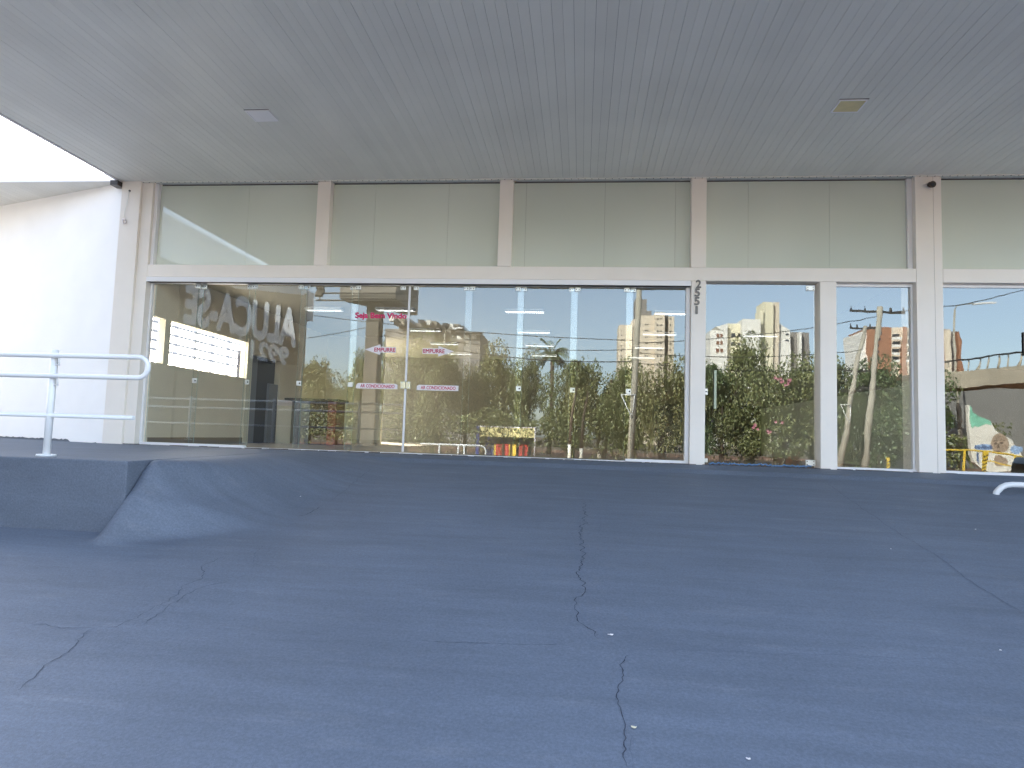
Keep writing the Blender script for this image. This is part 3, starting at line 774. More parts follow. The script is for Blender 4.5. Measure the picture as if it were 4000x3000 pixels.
# low bent pipe at the right edge
p = at(3892, 1920, -1.35)
t = thing('bent_pipe_rail', (p.x, -1.35, p.z-.0), 'white bent pipe rising from the ramp at the right edge', 'pipe rail')
k = (3.2*-1+10.5)/FPX
rp = .036
pp = [(-.02,0,-.12),(.0,0,-.01),(.025,0,.018),(.065,0,.058),(.12,0,.084),(.19,0,.095),(2.6,0,.095)]
MB().tube(pp, rp, 16).build('pipe', M['rail'], t)

# ------------------------------------------------------------------ things across from the shop, seen in its glass
def vprism(b, pts, d):
    b.prism(pts, d)
NBX = -14.2
# neighbouring building on the left (its wall, boarded eaves and corrugated fascia)
nb_ = thing('neighbour_building', (NBX, -9, 0), 'tan building with boarded eaves and corrugated white fascia, mirrored in the left glass', 'building')
MB().box(-8, 0, -12.8, 5.0, -1.5, 5.88).build('wall', M['brown_wall'], nb_)  # near end extended out of view to shade the banner
b = MB()
y = -13.0
while y < 4.8: b.box(-.0, .28, y, y+.145, 5.89, 5.92); y += .15
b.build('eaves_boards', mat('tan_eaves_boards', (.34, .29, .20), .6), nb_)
MB().box(-8, .30, -13.0, 4.8, 5.922, 5.99).build('roof', M['metal_white'], nb_)
b = MB(); y = -13.0
while y < 4.7:
    b.box(.3, .33, y, y+.12, 5.86, 7.35); b.box(.3, .315, y+.12, y+.24, 5.86, 7.35); y += .24
b.build('corrugated_fascia', M['metal_white'], nb_)

# oblique banner reading in mirror
pa = mir(725, 1190, 9.3); pb = mir(1160, 1290, 10.8)
mid = (pa+pb)/2; ang = math.atan2(pb.y-pa.y, pb.x-pa.x)
t = thing('rental_banner', (mid.x, mid.y, mid.z-.3), 'dark banner with large white letters ALUCA-SE, mirrored high in the left glass', 'banner', rz=ang+math.pi)
wlen = (pb-pa).length
MB().box(-wlen*.58, wlen*.55, .02, .05, -1.15, 1.25).build('cloth', mat('dark_banner_cloth', (.11, .10, .085), .7), t)
hs = .5*(mir(725,1107,9.3).z-mir(725,1270,9.3).z+mir(1160,1214,10.8).z-mir(1160,1366,10.8).z)
o = text('letters', 'ALUCA-SE', 1, M['letters'], t, (0, 0.0, .34), w=wlen, h=hs, off=.05, ex=.01)
o2 = text('telephone_digits', '99214', 1, M['letters'], t, (-wlen*.20, 0.0, -.66), w=wlen*.48, h=hs*.48, off=.05, ex=.01)
kk = (pa.z-pb.z)/wlen                                # the lettering climbs a little along the banner
for q_ in (o, o2):
    for v in q_.data.vertices: v.co.y += kk*(v.co.x + q_.location.x)
b = MB()
for xx in (-wlen*.56, wlen*.53): b.tube([(xx, .09, -mid.z+.3+GZ), (xx, .09, 1.3)], .05, 10)
each(b, 'post', M['steel_dark'], t)

# totem sign with floodlights
c = mir(1458, 1400, 12.0)
t = thing('totem_sign', (c.x, c.y, GZ), 'tall concrete totem column carrying a boarded sign box, mirrored beside the door leaves', 'sign')
H = mir(1458, 1186, 12.0).z-GZ
MB().box(-.25, .25, -.25, .25, 0, H).build('column', mat('weathered_column', (.21, .185, .15), .85, noise_amt=.15, noise_scale=1.5), t, .05)
MB().prism([(-1.0, .9, H), (.97, .9, H), (.97, -2.2, H), (.62, -2.3, H), (-1.0, .2, H)], (0, 0, 2.4)).build('sign_box', mat('brown_sign_box', (.22, .19, .15), .6), t)
for k, (dy, zz) in enumerate(((1.02, .42), (1.10, .16))):
    o = MB().tube([(-1.75, dy, H-.28+zz), (1.75, dy, H-.28+zz)], .028, 8).build('light_bar', M['steel_dark'], t)
    for sx in (-1, 1):
        f = MB(); cx_ = sx*1.62
        u = Vector((1, 0, 0)); v = Vector((0, .82, .57)); w3 = Vector((0, -.57, .82))
        f.obox((cx_, dy, H-.02+zz), u, v, w3, .13, .045, .17); f.box(cx_-.02, cx_+.02, dy-.02, dy+.02, H-.28+zz, H-.10+zz)
        f.build('floodlight', M['steel_dark'], o)

# tubular barrier near the road
a = mir(1707, 1735, 13); c = mir(1899, 1735, 13)
t = thing('barrier_rail', (a.x, a.y, GZ+.13), 'white tubular barrier with rounded end, mirrored low beside the kiosk', 'barrier')
zt2 = a.z-GZ-.13; hh = .44; ln = c.x-a.x
path = [(-.6,0,zt2),(ln-hh/2,0,zt2)]+[(ln-hh/2+hh/2*math.cos(q),0,zt2-hh/2+hh/2*math.sin(q)) for q in [math.pi/2-math.pi*i/12 for i in range(1,12)]]+[(ln-hh/2,0,zt2-hh),(-.6,0,zt2-hh)]
MB().tube(path, .03, 10).build('looped_rail', M['rail'], t)
for xx in (.1, .78, 1.0): MB().tube([(xx,.0,0),(xx,.0,zt2)], .03, 10).build('post', M['rail'], t)

# utility poles, lamps, wires
def upole(px_b, py_t, px_t, D, r0, r1, lab, cross=None, bracket=None, name='utility_pole'):
    top = mir(px_t, py_t, D); zz = top.z
    base = mir(px_b, 1800, D)
    t = thing(name, (base.x, base.y, GZ), lab, 'utility pole', 'concrete utility poles across the road')
    dx = (top.x-base.x)*(zz-GZ)/max(1, zz-base.z)
    def pt(z): return (dx*z/(zz-GZ), 0, z)
    Hh = zz-GZ
    MB().tube([pt(0), pt(Hh*.5), pt(Hh)], [r0, (r0+r1)/2, r1], 14).build('shaft', M['pole'], t)
    if cross:
        for cz_, hw in cross:
            x_, _, z_ = pt(Hh-cz_)
            o = MB().box(x_-hw, x_+hw, -.30, -.18, z_-.06, z_+.06).build('crossarm', M['steel_dark'], t)
            for k in (-.95, -.5, .5, .95):
                MB().tube([(x_+hw*k, -.24, z_+.06), (x_+hw*k, -.24, z_+.30)], [.05, .03], 8).build('insulator', M['steel_dark'], o)
    if bracket:
        x_, _, z_ = pt(bracket)
        MB().tube([(x_-.75, .22, z_+.3), (x_+.1, .22, z_+.3)], .035, 6).tube([(x_-.72, .22, z_+.28), (x_-.1, .22, z_-1.0)], .03, 6).tube([(x_+.05, .22, z_+.28), (x_-.1, .22, z_-1.0)], .03, 6).build('bracket', M['metal_white'], t)
    return t, Hh
upole(2460, 1118, 2497, 28, .20, .15, 'tall concrete pole in front of the beige tower', [(.1, .9)], 4.0)
upole(3373, 1199, 3430, 30, .19, .13, 'nearer of the two leaning poles mirrored in the narrow window, with one long crossarm', [(.25, 1.5), (4.8, .55)])
upole(3276, 1272, 3371, 38, .22, .15, 'farther leaning pole with two crossarms, left of the other in the narrow window', [(.12, .9), (3.2, .9), (4.6, .8)], 4.3)
def lamp(px, py, D, arm, lab):
    top = mir(px, py, D)
    t = thing('street_lamp', (top.x, top.y, GZ), lab, 'street lamp', 'street lamps')
    Hh = top.z-GZ
    MB().tube([(0,0,0),(0,0,Hh-.5)], [.13,.08], 12).build('pole', M['pole'], t)
    MB().tube([(0,0,Hh-.5),(arm*.1,0,Hh-.12),(arm*.4,0,Hh),(arm*.7,0,Hh+.05)], .05, 8).build('arm', M['pole'], t)
    u = Vector((1,0,.1)).normalized(); MB().obox((arm, 0, Hh+.06), u, Vector((0,1,0)), u.cross(Vector((0,1,0))), abs(arm)*.38, .14, .07).build('lamp_head', M['metal_white'], t)
lamp(1738, 1285, 45, 1.1, 'street lamp on a short pole in front of the stepped grey building')
lamp(3730, 1185, 50, 2.4, 'street lamp with a curved arm above the overpass')
tw = []
def wire(p, q, sag, lab, rr_=.022):
    p = Vector(p); q = Vector(q); pts = []
    for i in range(25):
        s = i/24; v = p.lerp(q, s); v.z -= sag*4*s*(1-s); pts.append(v-p)
    t = MB().tube(pts, rr_, 5).build('power_line', M['wire'], loc=p)
    tag(t, lab, 'power line', 'power lines over the road')
wire(mir(1000,1200,28), mir(2480,1330,28), .35, 'upper power line reaching the tall pole from the left')
wire(mir(1000,1345,28), mir(1440,1278,28), .1, 'power line dropping from the totem to the left')
wire(mir(1440,1278,28), mir(2470,1365,28), .5, 'middle power line reaching the tall pole')
wire(mir(1500,1310,28), mir(2465,1412,28), .5, 'lowest power line reaching the tall pole, in front of the trees', .03)
wire(mir(2480,1340,28), mir(3430,1236,30), .3, 'upper power line between the tall pole and the leaning poles')
wire(mir(2465,1375,28), mir(3376,1365,34), .4, 'middle power line between the tall pole and the leaning poles')
wire(mir(2465,1415,28), mir(3330,1440,36), .3, 'lower power line between the tall pole and the leaning poles')
wire(mir(3430,1215,30), mir(4100,1100,24), .4, 'power line leaving the leaning poles to the right')

# buildings across the road
def bld(name, loc, lab, cat='building'): return thing(name, loc, lab, cat)
# A: beige tower
D = 290; k = (D+10.5)/FPX
def block(root, D0, px0, px1, pyt, dep, mt, nm='block', org=None, rot=0, zb=None):
    a = mir(px0, pyt, D0); c = mir(px1, pyt, D0)
    z1 = (a.z+c.z)/2
    b = MB().box(a.x-root.location.x, c.x-root.location.x, -dep-(root.location.y+D0)*0 - (D0+root.location.y)*1.0, -(D0+root.location.y), 0 if zb is None else zb, z1-GZ)
    return b.build(nm, mt, root)
def wins(root, D0, px0, px1, cols, py0, py1, rows, wpx, hpx, mt, nm='window', roots=None):
    k = (D0+10.5)/FPX; out = []
    for i in range(cols):
        for j in range(rows):
            px = px0+(px1-px0)*(i/(cols-1) if cols > 1 else 0); py = py0+(py1-py0)*(j/(rows-1) if rows > 1 else 0)
            p = mir(px, py, D0)
            x = p.x-root.location.x; z = p.z-GZ; y = -(D0+root.location.y)
            o = MB().box(x-wpx*k/2, x+wpx*k/2, y-.1, y+.12, z-hpx*k/2, z+hpx*k/2).build(nm, mt, root)
            out.append(o)
    return out
D = 290; c = mir(2530, 1500, D)
t = bld('apartment_tower', (c.x, -D, GZ), 'tall beige apartment tower behind the tall concrete pole')
block(t, D, 2418, 2470, 1270, 14, M['cream'])
block(t, D+1, 2470, 2515, 1248, 14, M['cream'])
block(t, D-1, 2500, 2560, 1232, 16, M['cream'])
block(t, D-3, 2560, 2598, 1220, 16, M['cream'])
block(t, D+1.5, 2598, 2612, 1232, 12, M['grey_and_shade_render'])  # grey paints the shade on this face of the tower
block(t, D-1, 2612, 2635, 1236, 14, M['cream'])
block(t, D+5, 2482, 2526, 1168, 9, M['grey_and_shade_render'], 'water_tower')
block(t, D+5, 2526, 2545, 1214, 8, M['grey_and_shade_render'], 'water_tower')
wins(t, D, 2428, 2428, 1, 1290, 1390, 6, 4, 5, M['window_dark'])
wins(t, D-1, 2521, 2529, 2, 1268, 1390, 6, 5, 5, M['window_dark'])
wins(t, D-3, 2570, 2583, 2, 1246, 1390, 7, 6, 6, M['window_dark'])
wins(t, D-1, 2619, 2619, 1, 1246, 1390, 7, 6, 6, M['window_dark'])
# B: white building with a yellow stair tower
D = 200; c = mir(2960, 1500, D)
t = bld('white_apartment_block', (c.x, -D, GZ), 'white apartment block with a pale yellow stair tower above the trees behind the glass door')
block(t, D, 2776, 2842, 1290, 18, M['creamw'])
MB().prism([(mir(2796,1276,D).x-c.x, 0, mir(2796,1276,D).z-GZ), (mir(2842,1264,D).x-c.x, 0, mir(2842,1264,D).z-GZ), (mir(2842,1292,D).x-c.x, 0, mir(2842,1292,D).z-GZ), (mir(2814,1288,D).x-c.x, 0, mir(2814,1288,D).z-GZ)], (0,-8,0)).build('curved_cornice', M['creamw'], t)
block(t, D+2.5, 2842, 2900, 1264, 18, M['pale_y'])
block(t, D-.5, 2901, 2971, 1247, 18, M['creamw'])
block(t, D+6, 2971, 3000, 1258, 18, M['creamw'])
block(t, D+9, 3000, 3160, 1296, 14, M['grey_and_shade_render'])  # receding right part, its shade painted in as grey
block(t, D+7, 3122, 3131, 1296, 3, M['creamw'])
p0, p1 = mir(2971,1250,D+6), mir(3090,1290,D+6)
MB().prism([(p0.x-c.x,-6,p0.z-GZ),(mir(3040,1262,D+6).x-c.x,-6,mir(3040,1262,D+6).z-GZ),(p1.x-c.x,-6,p1.z-GZ),(p1.x-c.x,-6,p1.z-GZ-18),(p0.x-c.x,-6,p0.z-GZ-18)], (0,-10,0)).build('rounded_wing', M['creamw'], t)
block(t, D+3, 2982, 3020, 1180, 8, M['pale_y'], 'stair_tower')
block(t, D+4.5, 3020, 3043, 1180, 7, M['cream'], 'stair_tower')
block(t, D+2, 2968, 2982, 1215, 5, M['pale_y'], 'stair_tower')
ws = wins(t, D, 2803, 2816, 2, 1311, 1370, 3, 9, 14, M['shutter'])
ws = wins(t, D+2.5, 2866, 2892, 2, 1309, 1345, 2, 14, 13, M['window_dark'])
wins(t, D+6, 3036, 3076, 2, 1306, 1330, 2, 12, 7, M['window_dark'])
wins(t, D-.5, 2930, 2944, 2, 1298, 1298, 1, 8, 9, M['window_dark'])
# C: terracotta and cream building
D = 250; c = mir(3560, 1500, D)
t = bld('terracotta_apartment_block', (c.x, -D, GZ), 'terracotta and cream apartment block with balconies behind the leaning poles')
block(t, D+1, 3363, 3390, 1292, 18, M['creamw'])
block(t, D, 3390, 3480, 1276, 18, M['orange'])
block(t, D-1, 3480, 3524, 1277, 18, M['cream'])
block(t, D-2, 3524, 3542, 1275, 18, M['orange'])
block(t, D-1, 3542, 3600, 1280, 18, M['cream'])
block(t, D, 3600, 3700, 1282, 18, M['orange'])
block(t, D-1, 3690, 3717, 1284, 18, M['cream'])
block(t, D+3, 3717, 3748, 1294, 14, M['grey_and_shade_render'])
block(t, D, 3748, 3760, 1295, 18, M['orange'])
wins(t, D, 3434, 3434, 1, 1300, 1400, 5, 9, 9, M['window_dark'])
wins(t, D-1, 3500, 3500, 1, 1310, 1400, 4, 30, 11, M['window_dark'], 'balcony_opening')
wins(t, D-1, 3566, 3566, 1, 1308, 1400, 4, 34, 12, M['window_dark'], 'balcony_opening')
for o in wins(t, D-3, 3500, 3500, 1, 1322, 1412, 4, 34, 9, M['creamw'], 'balcony'): pass
for o in wins(t, D-3, 3566, 3566, 1, 1320, 1412, 4, 38, 9, M['creamw'], 'balcony'): pass
wins(t, D+3, 3733, 3733, 1, 1310, 1420, 5, 12, 7, M['window_dark'])
# D: long stepped grey building
D = 150; c = mir(1690, 1500, D)
t = bld('stepped_grey_block', (c.x, -D, GZ), 'long stepped grey apartment block rising over the trees behind the door leaves')
for (a_, b_, y_, mt_, dd) in ((1505,1560,1285,'grey_and_shade_render',4),(1560,1640,1262,'grey_and_shade_render',3),(1640,1700,1256,'grey_and_shade_render',0),(1700,1765,1268,'grey_and_shade_render',3),(1765,1820,1284,'grey_and_shade_render',0),(1820,1876,1298,'grey_and_shade_render',-2)):
    block(t, D+dd, a_, b_, y_, 14, M[mt_])
for (a_, b_, y_) in ((1520,1539,1235),(1661,1680,1250),(1752,1771,1264)):
    block(t, D-3, a_, b_, y_, 1.5, M['creamw'], 'gable_wall', zb=mir(a_, y_+26, D).z-GZ)
for (a_, b_, y_) in ((1539,1580,1240),(1680,1706,1254),(1771,1796,1266)):
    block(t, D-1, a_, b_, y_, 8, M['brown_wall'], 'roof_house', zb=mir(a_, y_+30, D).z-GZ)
for (a_, y_) in ((1583,1246),(1633,1248),(1728,1262),(1790,1272)):
    block(t, D-4, a_, a_+22, y_, 6, M['window_dark'], 'roof_terrace', zb=mir(a_, y_+22, D).z-GZ)
o_ = wins(t, D-2.0, 1794, 1852, 3, 1318, 1318, 1, 20, 15, M['creamw'])
block(t, D-4.5, 1778, 1880, 1299, 2, M['grey_and_shade_render'], 'balcony_parapet', zb=mir(1830, 1307, D).z-GZ)

# overpass with railing
t = thing('overpass', (30, -45, GZ), 'concrete overpass curving up with a thin railing, mirrored in the right edge window', 'bridge')
top = [(3560,1448,47),(3640,1444,46),(3700,1440,45),(3780,1432,43),(3860,1422,41),(3940,1412,39),(4020,1402,37),(4200,1385,34),(4500,1370,30)]
P3 = [mir(*q) for q in top]
b = MB(); b2 = MB(); b3 = MB()
for a_, c_ in zip(P3, P3[1:]):
    a0 = a_-t.location; c0 = c_-t.location
    for (bb, dz1, dz0, dep) in ((b, -.35, -1.55, 7.5),):
        bb.poly([(a0.x,a0.y,a0.z+dz0),(c0.x,c0.y,c0.z+dz0),(c0.x,c0.y,c0.z+dz1),(a0.x,a0.y,a0.z+dz1)])
        bb.poly([(a0.x,a0.y-dep,a0.z+dz0),(c0.x,c0.y-dep,c0.z+dz0),(c0.x,c0.y,c0.z+dz0),(a0.x,a0.y,a0.z+dz0)])
        bb.poly([(a0.x,a0.y-dep,a0.z+dz1),(c0.x,c0.y-dep,c0.z+dz1),(c0.x,c0.y,c0.z+dz1),(a0.x,a0.y,a0.z+dz1)])
        bb.poly([(a0.x,a0.y-dep,a0.z+dz0),(c0.x,c0.y-dep,c0.z+dz0),(c0.x,c0.y-dep,c0.z+dz1),(a0.x,a0.y-dep,a0.z+dz1)])
M['deck'] = mat('tan_concrete_deck', (.50, .43, .32), .85, noise_amt=.08, noise_scale=.6)
b.build('deck', M['deck'], t)
b2.tube([(p-t.location)+Vector((0,-.3,.55)) for p in P3], .06, 8); b2.build('railing', M['steel_dark'], t)
for p, q in zip(P3, P3[1:]):
    for s in (0, .5):
        v = p.lerp(q, s)-t.location; MB().tube([v+Vector((0,-.1,-.35)), v+Vector((.1,-.1,.2)), v+Vector((.25,-.3,.55))], .05, 6).build('railing_post', M['deck'], t)
q0 = mir(3600,1570,46)-t.location
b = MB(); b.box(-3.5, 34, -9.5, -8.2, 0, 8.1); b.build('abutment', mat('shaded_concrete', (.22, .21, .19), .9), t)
for xx in (1.5, 9.5): MB().box(xx, xx+.7, -7, -6.2, 0, 5.6).build('column', M['concrete'], t)

# wing wall with a mural
D = 34; 
pl = [(3776,1580),(3790,1580),(3800,1592),(3804,1610),(3830,1625),(3867,1645),(3890,1680),(3908,1692),(3955,1720),(3990,1765),(4010,1830),(3880,1850),(3830,1822),(3806,1808),(3796,1780)]
org = mir(3800, 1800, D)
t = thing('mural_wall', (org.x, org.y, org.z), 'white wing wall painted sea green above and with a large old face, mirrored at right', 'wall')
def lp(px, py, dd=0): v = mir(px, py, D)-org; return (v.x, dd, v.z)
front = .0
MB().prism([lp(*q, 0) for q in pl] + [lp(3790, 1860), lp(3786,1770)][:0], (0,-.4,0)).build('wall', M['wallwhite'], t)
MB().prism([lp(3790,1582), lp(3800,1592), lp(3804,1610), lp(3830,1625), lp(3867,1645), lp(3872,1660), lp(3850,1655), lp(3830,1668), lp(3812,1662), lp(3800,1672), lp(3793,1640)], (0,.012,0)).build('green_field', M['green_paint'], t)
def blob(cx, cy_, rx, ry, n=18, dd=0, wob=0, sd=1):
    rn = random.Random(sd); return [lp(cx+rx*math.cos(6.283*i/n)*(1+wob*rn.uniform(-1,1)), cy_+ry*math.sin(6.283*i/n)*(1+wob*rn.uniform(-1,1)), dd) for i in range(n)]
MB().prism(blob(3905,1732,35,43,wob=.04), (0,.012,0)).build('painted_head', M['skin'], t)
MB().prism(blob(3905,1800,26,24,wob=.06), (0,.014,0)).build('painted_beard', M['skin'], t)
b = MB()
for ex in (3889, 3920):
    b.prism(blob(ex,1732,8,4,10,.013), (0,.006,0))
    b.prism([lp(ex-11,1722,.013), lp(ex,1716,.013), lp(ex+11,1721,.013), lp(ex+11,1724,.013), lp(ex,1720,.013), lp(ex-11,1725,.013)], (0,.006,0))
b.prism([lp(3903,1735,.013), lp(3908,1735,.013), lp(3913,1752,.013), lp(3898,1752,.013)], (0,.006,0))
b.prism([lp(3890,1764,.013), lp(3905,1760,.013), lp(3921,1764,.013), lp(3906,1768,.013)], (0,.006,0))
for yy in (1700, 1707): b.prism([lp(3885,yy+4,.013), lp(3905,yy,.013), lp(3925,yy+4,.013), lp(3905,yy+2.5,.013)], (0,.006,0))
b.build('painted_features', M['skin_dark'], t)
b = MB(); b.prism(blob(3846,1748,34,12,wob=.2,sd=3), (0,.010,0)); b.prism(blob(3970,1756,26,16,wob=.15,sd=4), (0,.010,0)); b.build('painted_scarf', M['lblue'], t)
b = MB()
for k_ in range(5): b.prism([lp(3815+k_*13,1738+k_%2*6,.011), lp(3825+k_*13,1745,.011), lp(3822+k_*13,1757,.011), lp(3812+k_*13,1752,.011)], (0,.006,0))
b.prism([lp(3822,1768,.011), lp(3832,1770,.011), lp(3828,1812,.011), lp(3818,1800,.011)], (0,.006,0))
b.build('painted_folds', M['dblue'], t)

# graffiti wall and orange wall
D = 47; p = mir(3280, 1756, D); q = mir(3600, 1766, D)
t = thing('graffiti_wall', (p.x, p.y, GZ), 'low white wall with scribbled graffiti, mirrored at the foot of the narrow window', 'wall')
MB().box(0, q.x-p.x, -.2, 0, 0, p.z-GZ).build('wall', M['wallwhite'], t)
b = MB(); rnd = random.Random(12)
for i in range(26):
    x = rnd.uniform(.3, q.x-p.x-1); z = rnd.uniform(.4, max(.6, p.z-GZ-.2)); pts = [(x+j*.18, .02, z+rnd.uniform(-.22,.22)) for j in range(4)]
    b.tube(pts, .025, 5)
b.build('graffiti', M['dblue'], t)
D = 50; p = mir(3022, 1762, D); q = mir(3122, 1765, D)
t = thing('orange_wall', (p.x, p.y, GZ), 'short orange wall under the flowering tree, mirrored at the foot of the glass door', 'wall')
MB().box(0, q.x-p.x, -.2, 0, 0, p.z-GZ).build('wall', mat('orange_paint', (.62, .17, .06), .8), t)
MB().box(-.05, q.x-p.x+.05, -.25, .05, p.z-GZ, p.z-GZ+.08).build('coping', M['orange'], t)

# yellow guard rail with striped post
D = 20
p = mir(3690, 1758, D)
t = thing('yellow_guard_rail', (p.x, p.y, GZ), 'yellow guard rail with one black striped post, mirrored in front of the mural', 'guard rail')
def gl(px, py): v = mir(px, py, D); return (v.x-p.x, 0, v.z-GZ)
MB().tube([gl(3640,1757), gl(3764,1759), gl(3850,1764), gl(3935,1774), gl(4050,1790)], .035, 8).build('top_rail', M['yellow'], t)
MB().tube([gl(3860,1800), gl(3960,1825), gl(4050,1850)], .025, 8).build('lower_rail', M['yellow'], t)
for px in (3760, 3766): 
    x, _, z = gl(px, 1758); MB().tube([(x,0,0),(x,0,z)], .025, 8).build('post', M['yellow'], t)
for px in (3960, 3968):
    x, _, z = gl(px, 1776); MB().tube([(x+.1,0,0),(x,0,z)], .03, 8).build('post', M['yellow'], t)
x, _, z = gl(3850, 1764)
o = MB().box(x-.08, x+.08, -.03, .03, 0, z).build('striped_post', M['yellow'], t)
b = MB(); zz = .05
while zz < z-.15: b.prism([(x-.081,.034,zz),(x+.081,.034,zz+.07),(x+.081,.034,zz+.13),(x-.081,.034,zz+.06)], (0,-.003,0)); zz += .16
b.build('stripes', M['dark'], o)
D = 24; x0_ = mir(3468,1780,D)
t = thing('barricade_post', (x0_.x, x0_.y, GZ), 'short yellow and black striped post mirrored low in the narrow window', 'post')
hz = mir(3474,1788,D).z-GZ
o = MB().box(-.07,.07,-.03,.03,0,hz).build('post', M['yellow'], t)
b = MB(); zz = .05
while zz < hz-.15: b.prism([(-.071,.034,zz),(.071,.034,zz+.07),(.071,.034,zz+.13),(-.071,.034,zz+.06)], (0,-.003,0)); zz += .16
b.build('stripes', M['dark'], o)

# street kiosk with yellow fascia and painted panels
D = 42; p = mir(1862, 1790, D)
t = thing('street_kiosk', (p.x, p.y, GZ), 'colourful street kiosk with yellow fascia, blue post and red and yellow painted panels', 'kiosk')
def kl(px, py): v = mir(px, py, D); return v.x-p.x, v.z-GZ
xr, z1 = kl(2090, 1690); z1 = max(z1, 2.4); _, z0 = kl(2000, 1708)
MB().box(0, xr, -.1, 0, z0, z1).build('fascia', M['pale_yellow'], t)
MB().box(-.1, xr+.05, -3.0, 0.02, z1, z1+.08).build('roof', M['sticker'], t)
text('sign_words', 'wp', .3, M['dark'], t, (kl(2018,1700)[0], .004, (z0+z1)/2), h=.18, ex=.004, rot=(math.pi/2, 0, math.pi))
MB().box(-.08, .16, -.12, .12, 0, z1).build('post', M['blue'], t).__setitem__('label', 'thick blue corner post')
MB().tube([(xr, 0, 0), (xr, 0, z1)], .05, 8).build('post', M['sticker'], t)
MB().box(.2, xr*.9, -2.9, -2.8, 0, z1).build('back_panel', M['blue'], t)
zc_ = kl(1950, 1735)[1]
def kp(px0, px1, m_, lab=None):
    a_, c_ = kl(px0, 1760)[0], kl(px1, 1760)[0]
    MB().prism([(a_, -.4, .1), (c_, -.4, .0), (c_, -.4, zc_), (a_, -.4, zc_+.05)], (0, .06, 0)).build('painted_panel', M[m_], t)
kp(1936, 1960, 'red'); kp(1966, 1984, 'red'); kp(1985, 1996, 'yellow'); kp(1997, 2014, 'yellow'); kp(2026, 2060, 'red'); kp(1928,1936,'yellow')
b = MB()
for px in (1962, 1990, 2040): x_ = kl(px, 1760)[0]; b.box(x_, x_+.1, -.32, -.25, 0, z0)
each(b, 'slim_post', M['dark'], t)

# parked car by the right of the ramp
t = thing('parked_car', (11.25, -3.9, gz(9.75, -3.9)), 'dark graphite parked car whose windscreen is mirrored at the right edge', 'car', rz=R(188))
def loft(secs, nm, mt, par, sm=True):
    b = MB(); n = len(secs[0])
    for s in secs: b.v += [tuple(v) for v in s]
    for i in range(len(secs)-1):
        for j in range(n):
            a_ = i*n+j; c_ = i*n+(j+1) % n; b.f.append((a_, c_, c_+n, a_+n)); b.m.append(0); b.sm.append(sm)
    b.f.append(tuple(range(n-1, -1, -1))); b.m.append(0); b.sm.append(False)
    b.f.append(tuple(range((len(secs)-1)*n, len(secs)*n))); b.m.append(0); b.sm.append(False)
    return b.build(nm, mt, par, .01)
prof = [(-2.0,.55,.60,.76),(-1.9,.35,.82,.84),(-1.2,.30,.92,.86),(-.6,.28,.98,.86),(.6,.28,.98,.86),(1.4,.30,.96,.86),(1.95,.35,.88,.82),(2.05,.55,.75,.74)]
loft([[(x,-w_,z0_),(x,w_,z0_),(x,w_,z1_-.12),(x,w_*.92,z1_),(x,-w_*.92,z1_),(x,-w_,z1_-.12)] for x,z0_,z1_,w_ in prof], 'body', M['carpaint'], t)
cab = [(-.95,.97,.98,.80),(-.25,.96,1.44,.68),(.55,.96,1.47,.68),(1.25,.95,1.36,.66),(1.7,.94,.97,.72)]
loft([[(x,-.80,z0_),(x,.80,z0_),(x,w_,z1_),(x,-w_,z1_)] for x,z0_,z1_,w_ in cab], 'cabin_glass', M['window_dark'], t, False)
MB().box(-.22,1.22,-.68,.68,1.455,1.49).build('roof', M['carpaint'], t, .02)
b = MB()
for s in (-1, 1): b.tube([(-.93,s*.78,.97),(-.25,s*.68,1.46)], .03, 6); b.tube([(.5,s*.76,.97),(.5,s*.69,1.46)], .03, 6); b.tube([(1.66,s*.72,.97),(1.2,s*.66,1.44)], .04, 6)
each(b, 'window_pillar', M['carpaint'], t)
for xx in (-1.25, 1.3):
    for s in (-1, 1):
        o = MB().tube([(xx, s*.70, .32), (xx, s*.88, .32)], .32, 24).build('wheel', M['tyre'], t)
        MB().tube([(xx, s*.875, .32), (xx, s*.892, .32)], .20, 16).build('rim', M['chrome'], o)
for s in (-1, 1): MB().box(-1.99,-1.85,s*.62-.14,s*.62+.14,.62,.74).build('headlight', M['diffuser'], t, .02)

# ------------------------------------------------------------------ trees
def crown_mesh(nm, rx, ry, rz_, n, leaf, seed, droop=.5, lobes=9):
    rn = random.Random(seed); v = []; f = []; L_ = []
    for i in range(lobes):
        a = rn.uniform(0, 6.283); rr_ = rn.uniform(.15, .72)
        L_.append((Vector((rr_*math.cos(a), rr_*math.sin(a), rn.uniform(-.75, .62))), rn.uniform(.26, .50)))
    L_.append((Vector((0, 0, .1)), .6)); L_.append((Vector((0,0,-.45)), .55))
    for i in range(n):
        c_, r_ = rn.choice(L_)
        d = Vector((rn.gauss(0, 1), rn.gauss(0, 1), rn.gauss(0, 1))).normalized()
        q = c_ + d*r_*(rn.random()**.35)
        if noise.noise(q*4.5+Vector((seed, 0, 0))) < -.22: continue
        p = Vector((q.x*rx, q.y*ry, q.z*rz_))
        s = leaf*rn.uniform(.5, 1.35)
        u = Vector((rn.gauss(0, 1), rn.gauss(0, 1), rn.gauss(0, .5))).normalized()
        w3 = (Vector((rn.gauss(0, .6), rn.gauss(0, .6), -droop-rn.random()))).normalized()
        u = (u-w3*u.dot(w3)).normalized()
        k = len(v); v += [tuple(p), tuple(p+u*s*.32+w3*s*.45), tuple(p+w3*s), tuple(p-u*s*.32+w3*s*.45)]; f.append((k, k+1, k+2, k+3))
    me = bpy.data.meshes.new(nm); me.from_pydata(v, [], f); me.update(); return me
CR = [crown_mesh('crown', 1, 1, 1, 17000, .050, s, lobes=9+s % 4) for s in (1, 2, 3, 4)]
rt_ = random.Random(77)
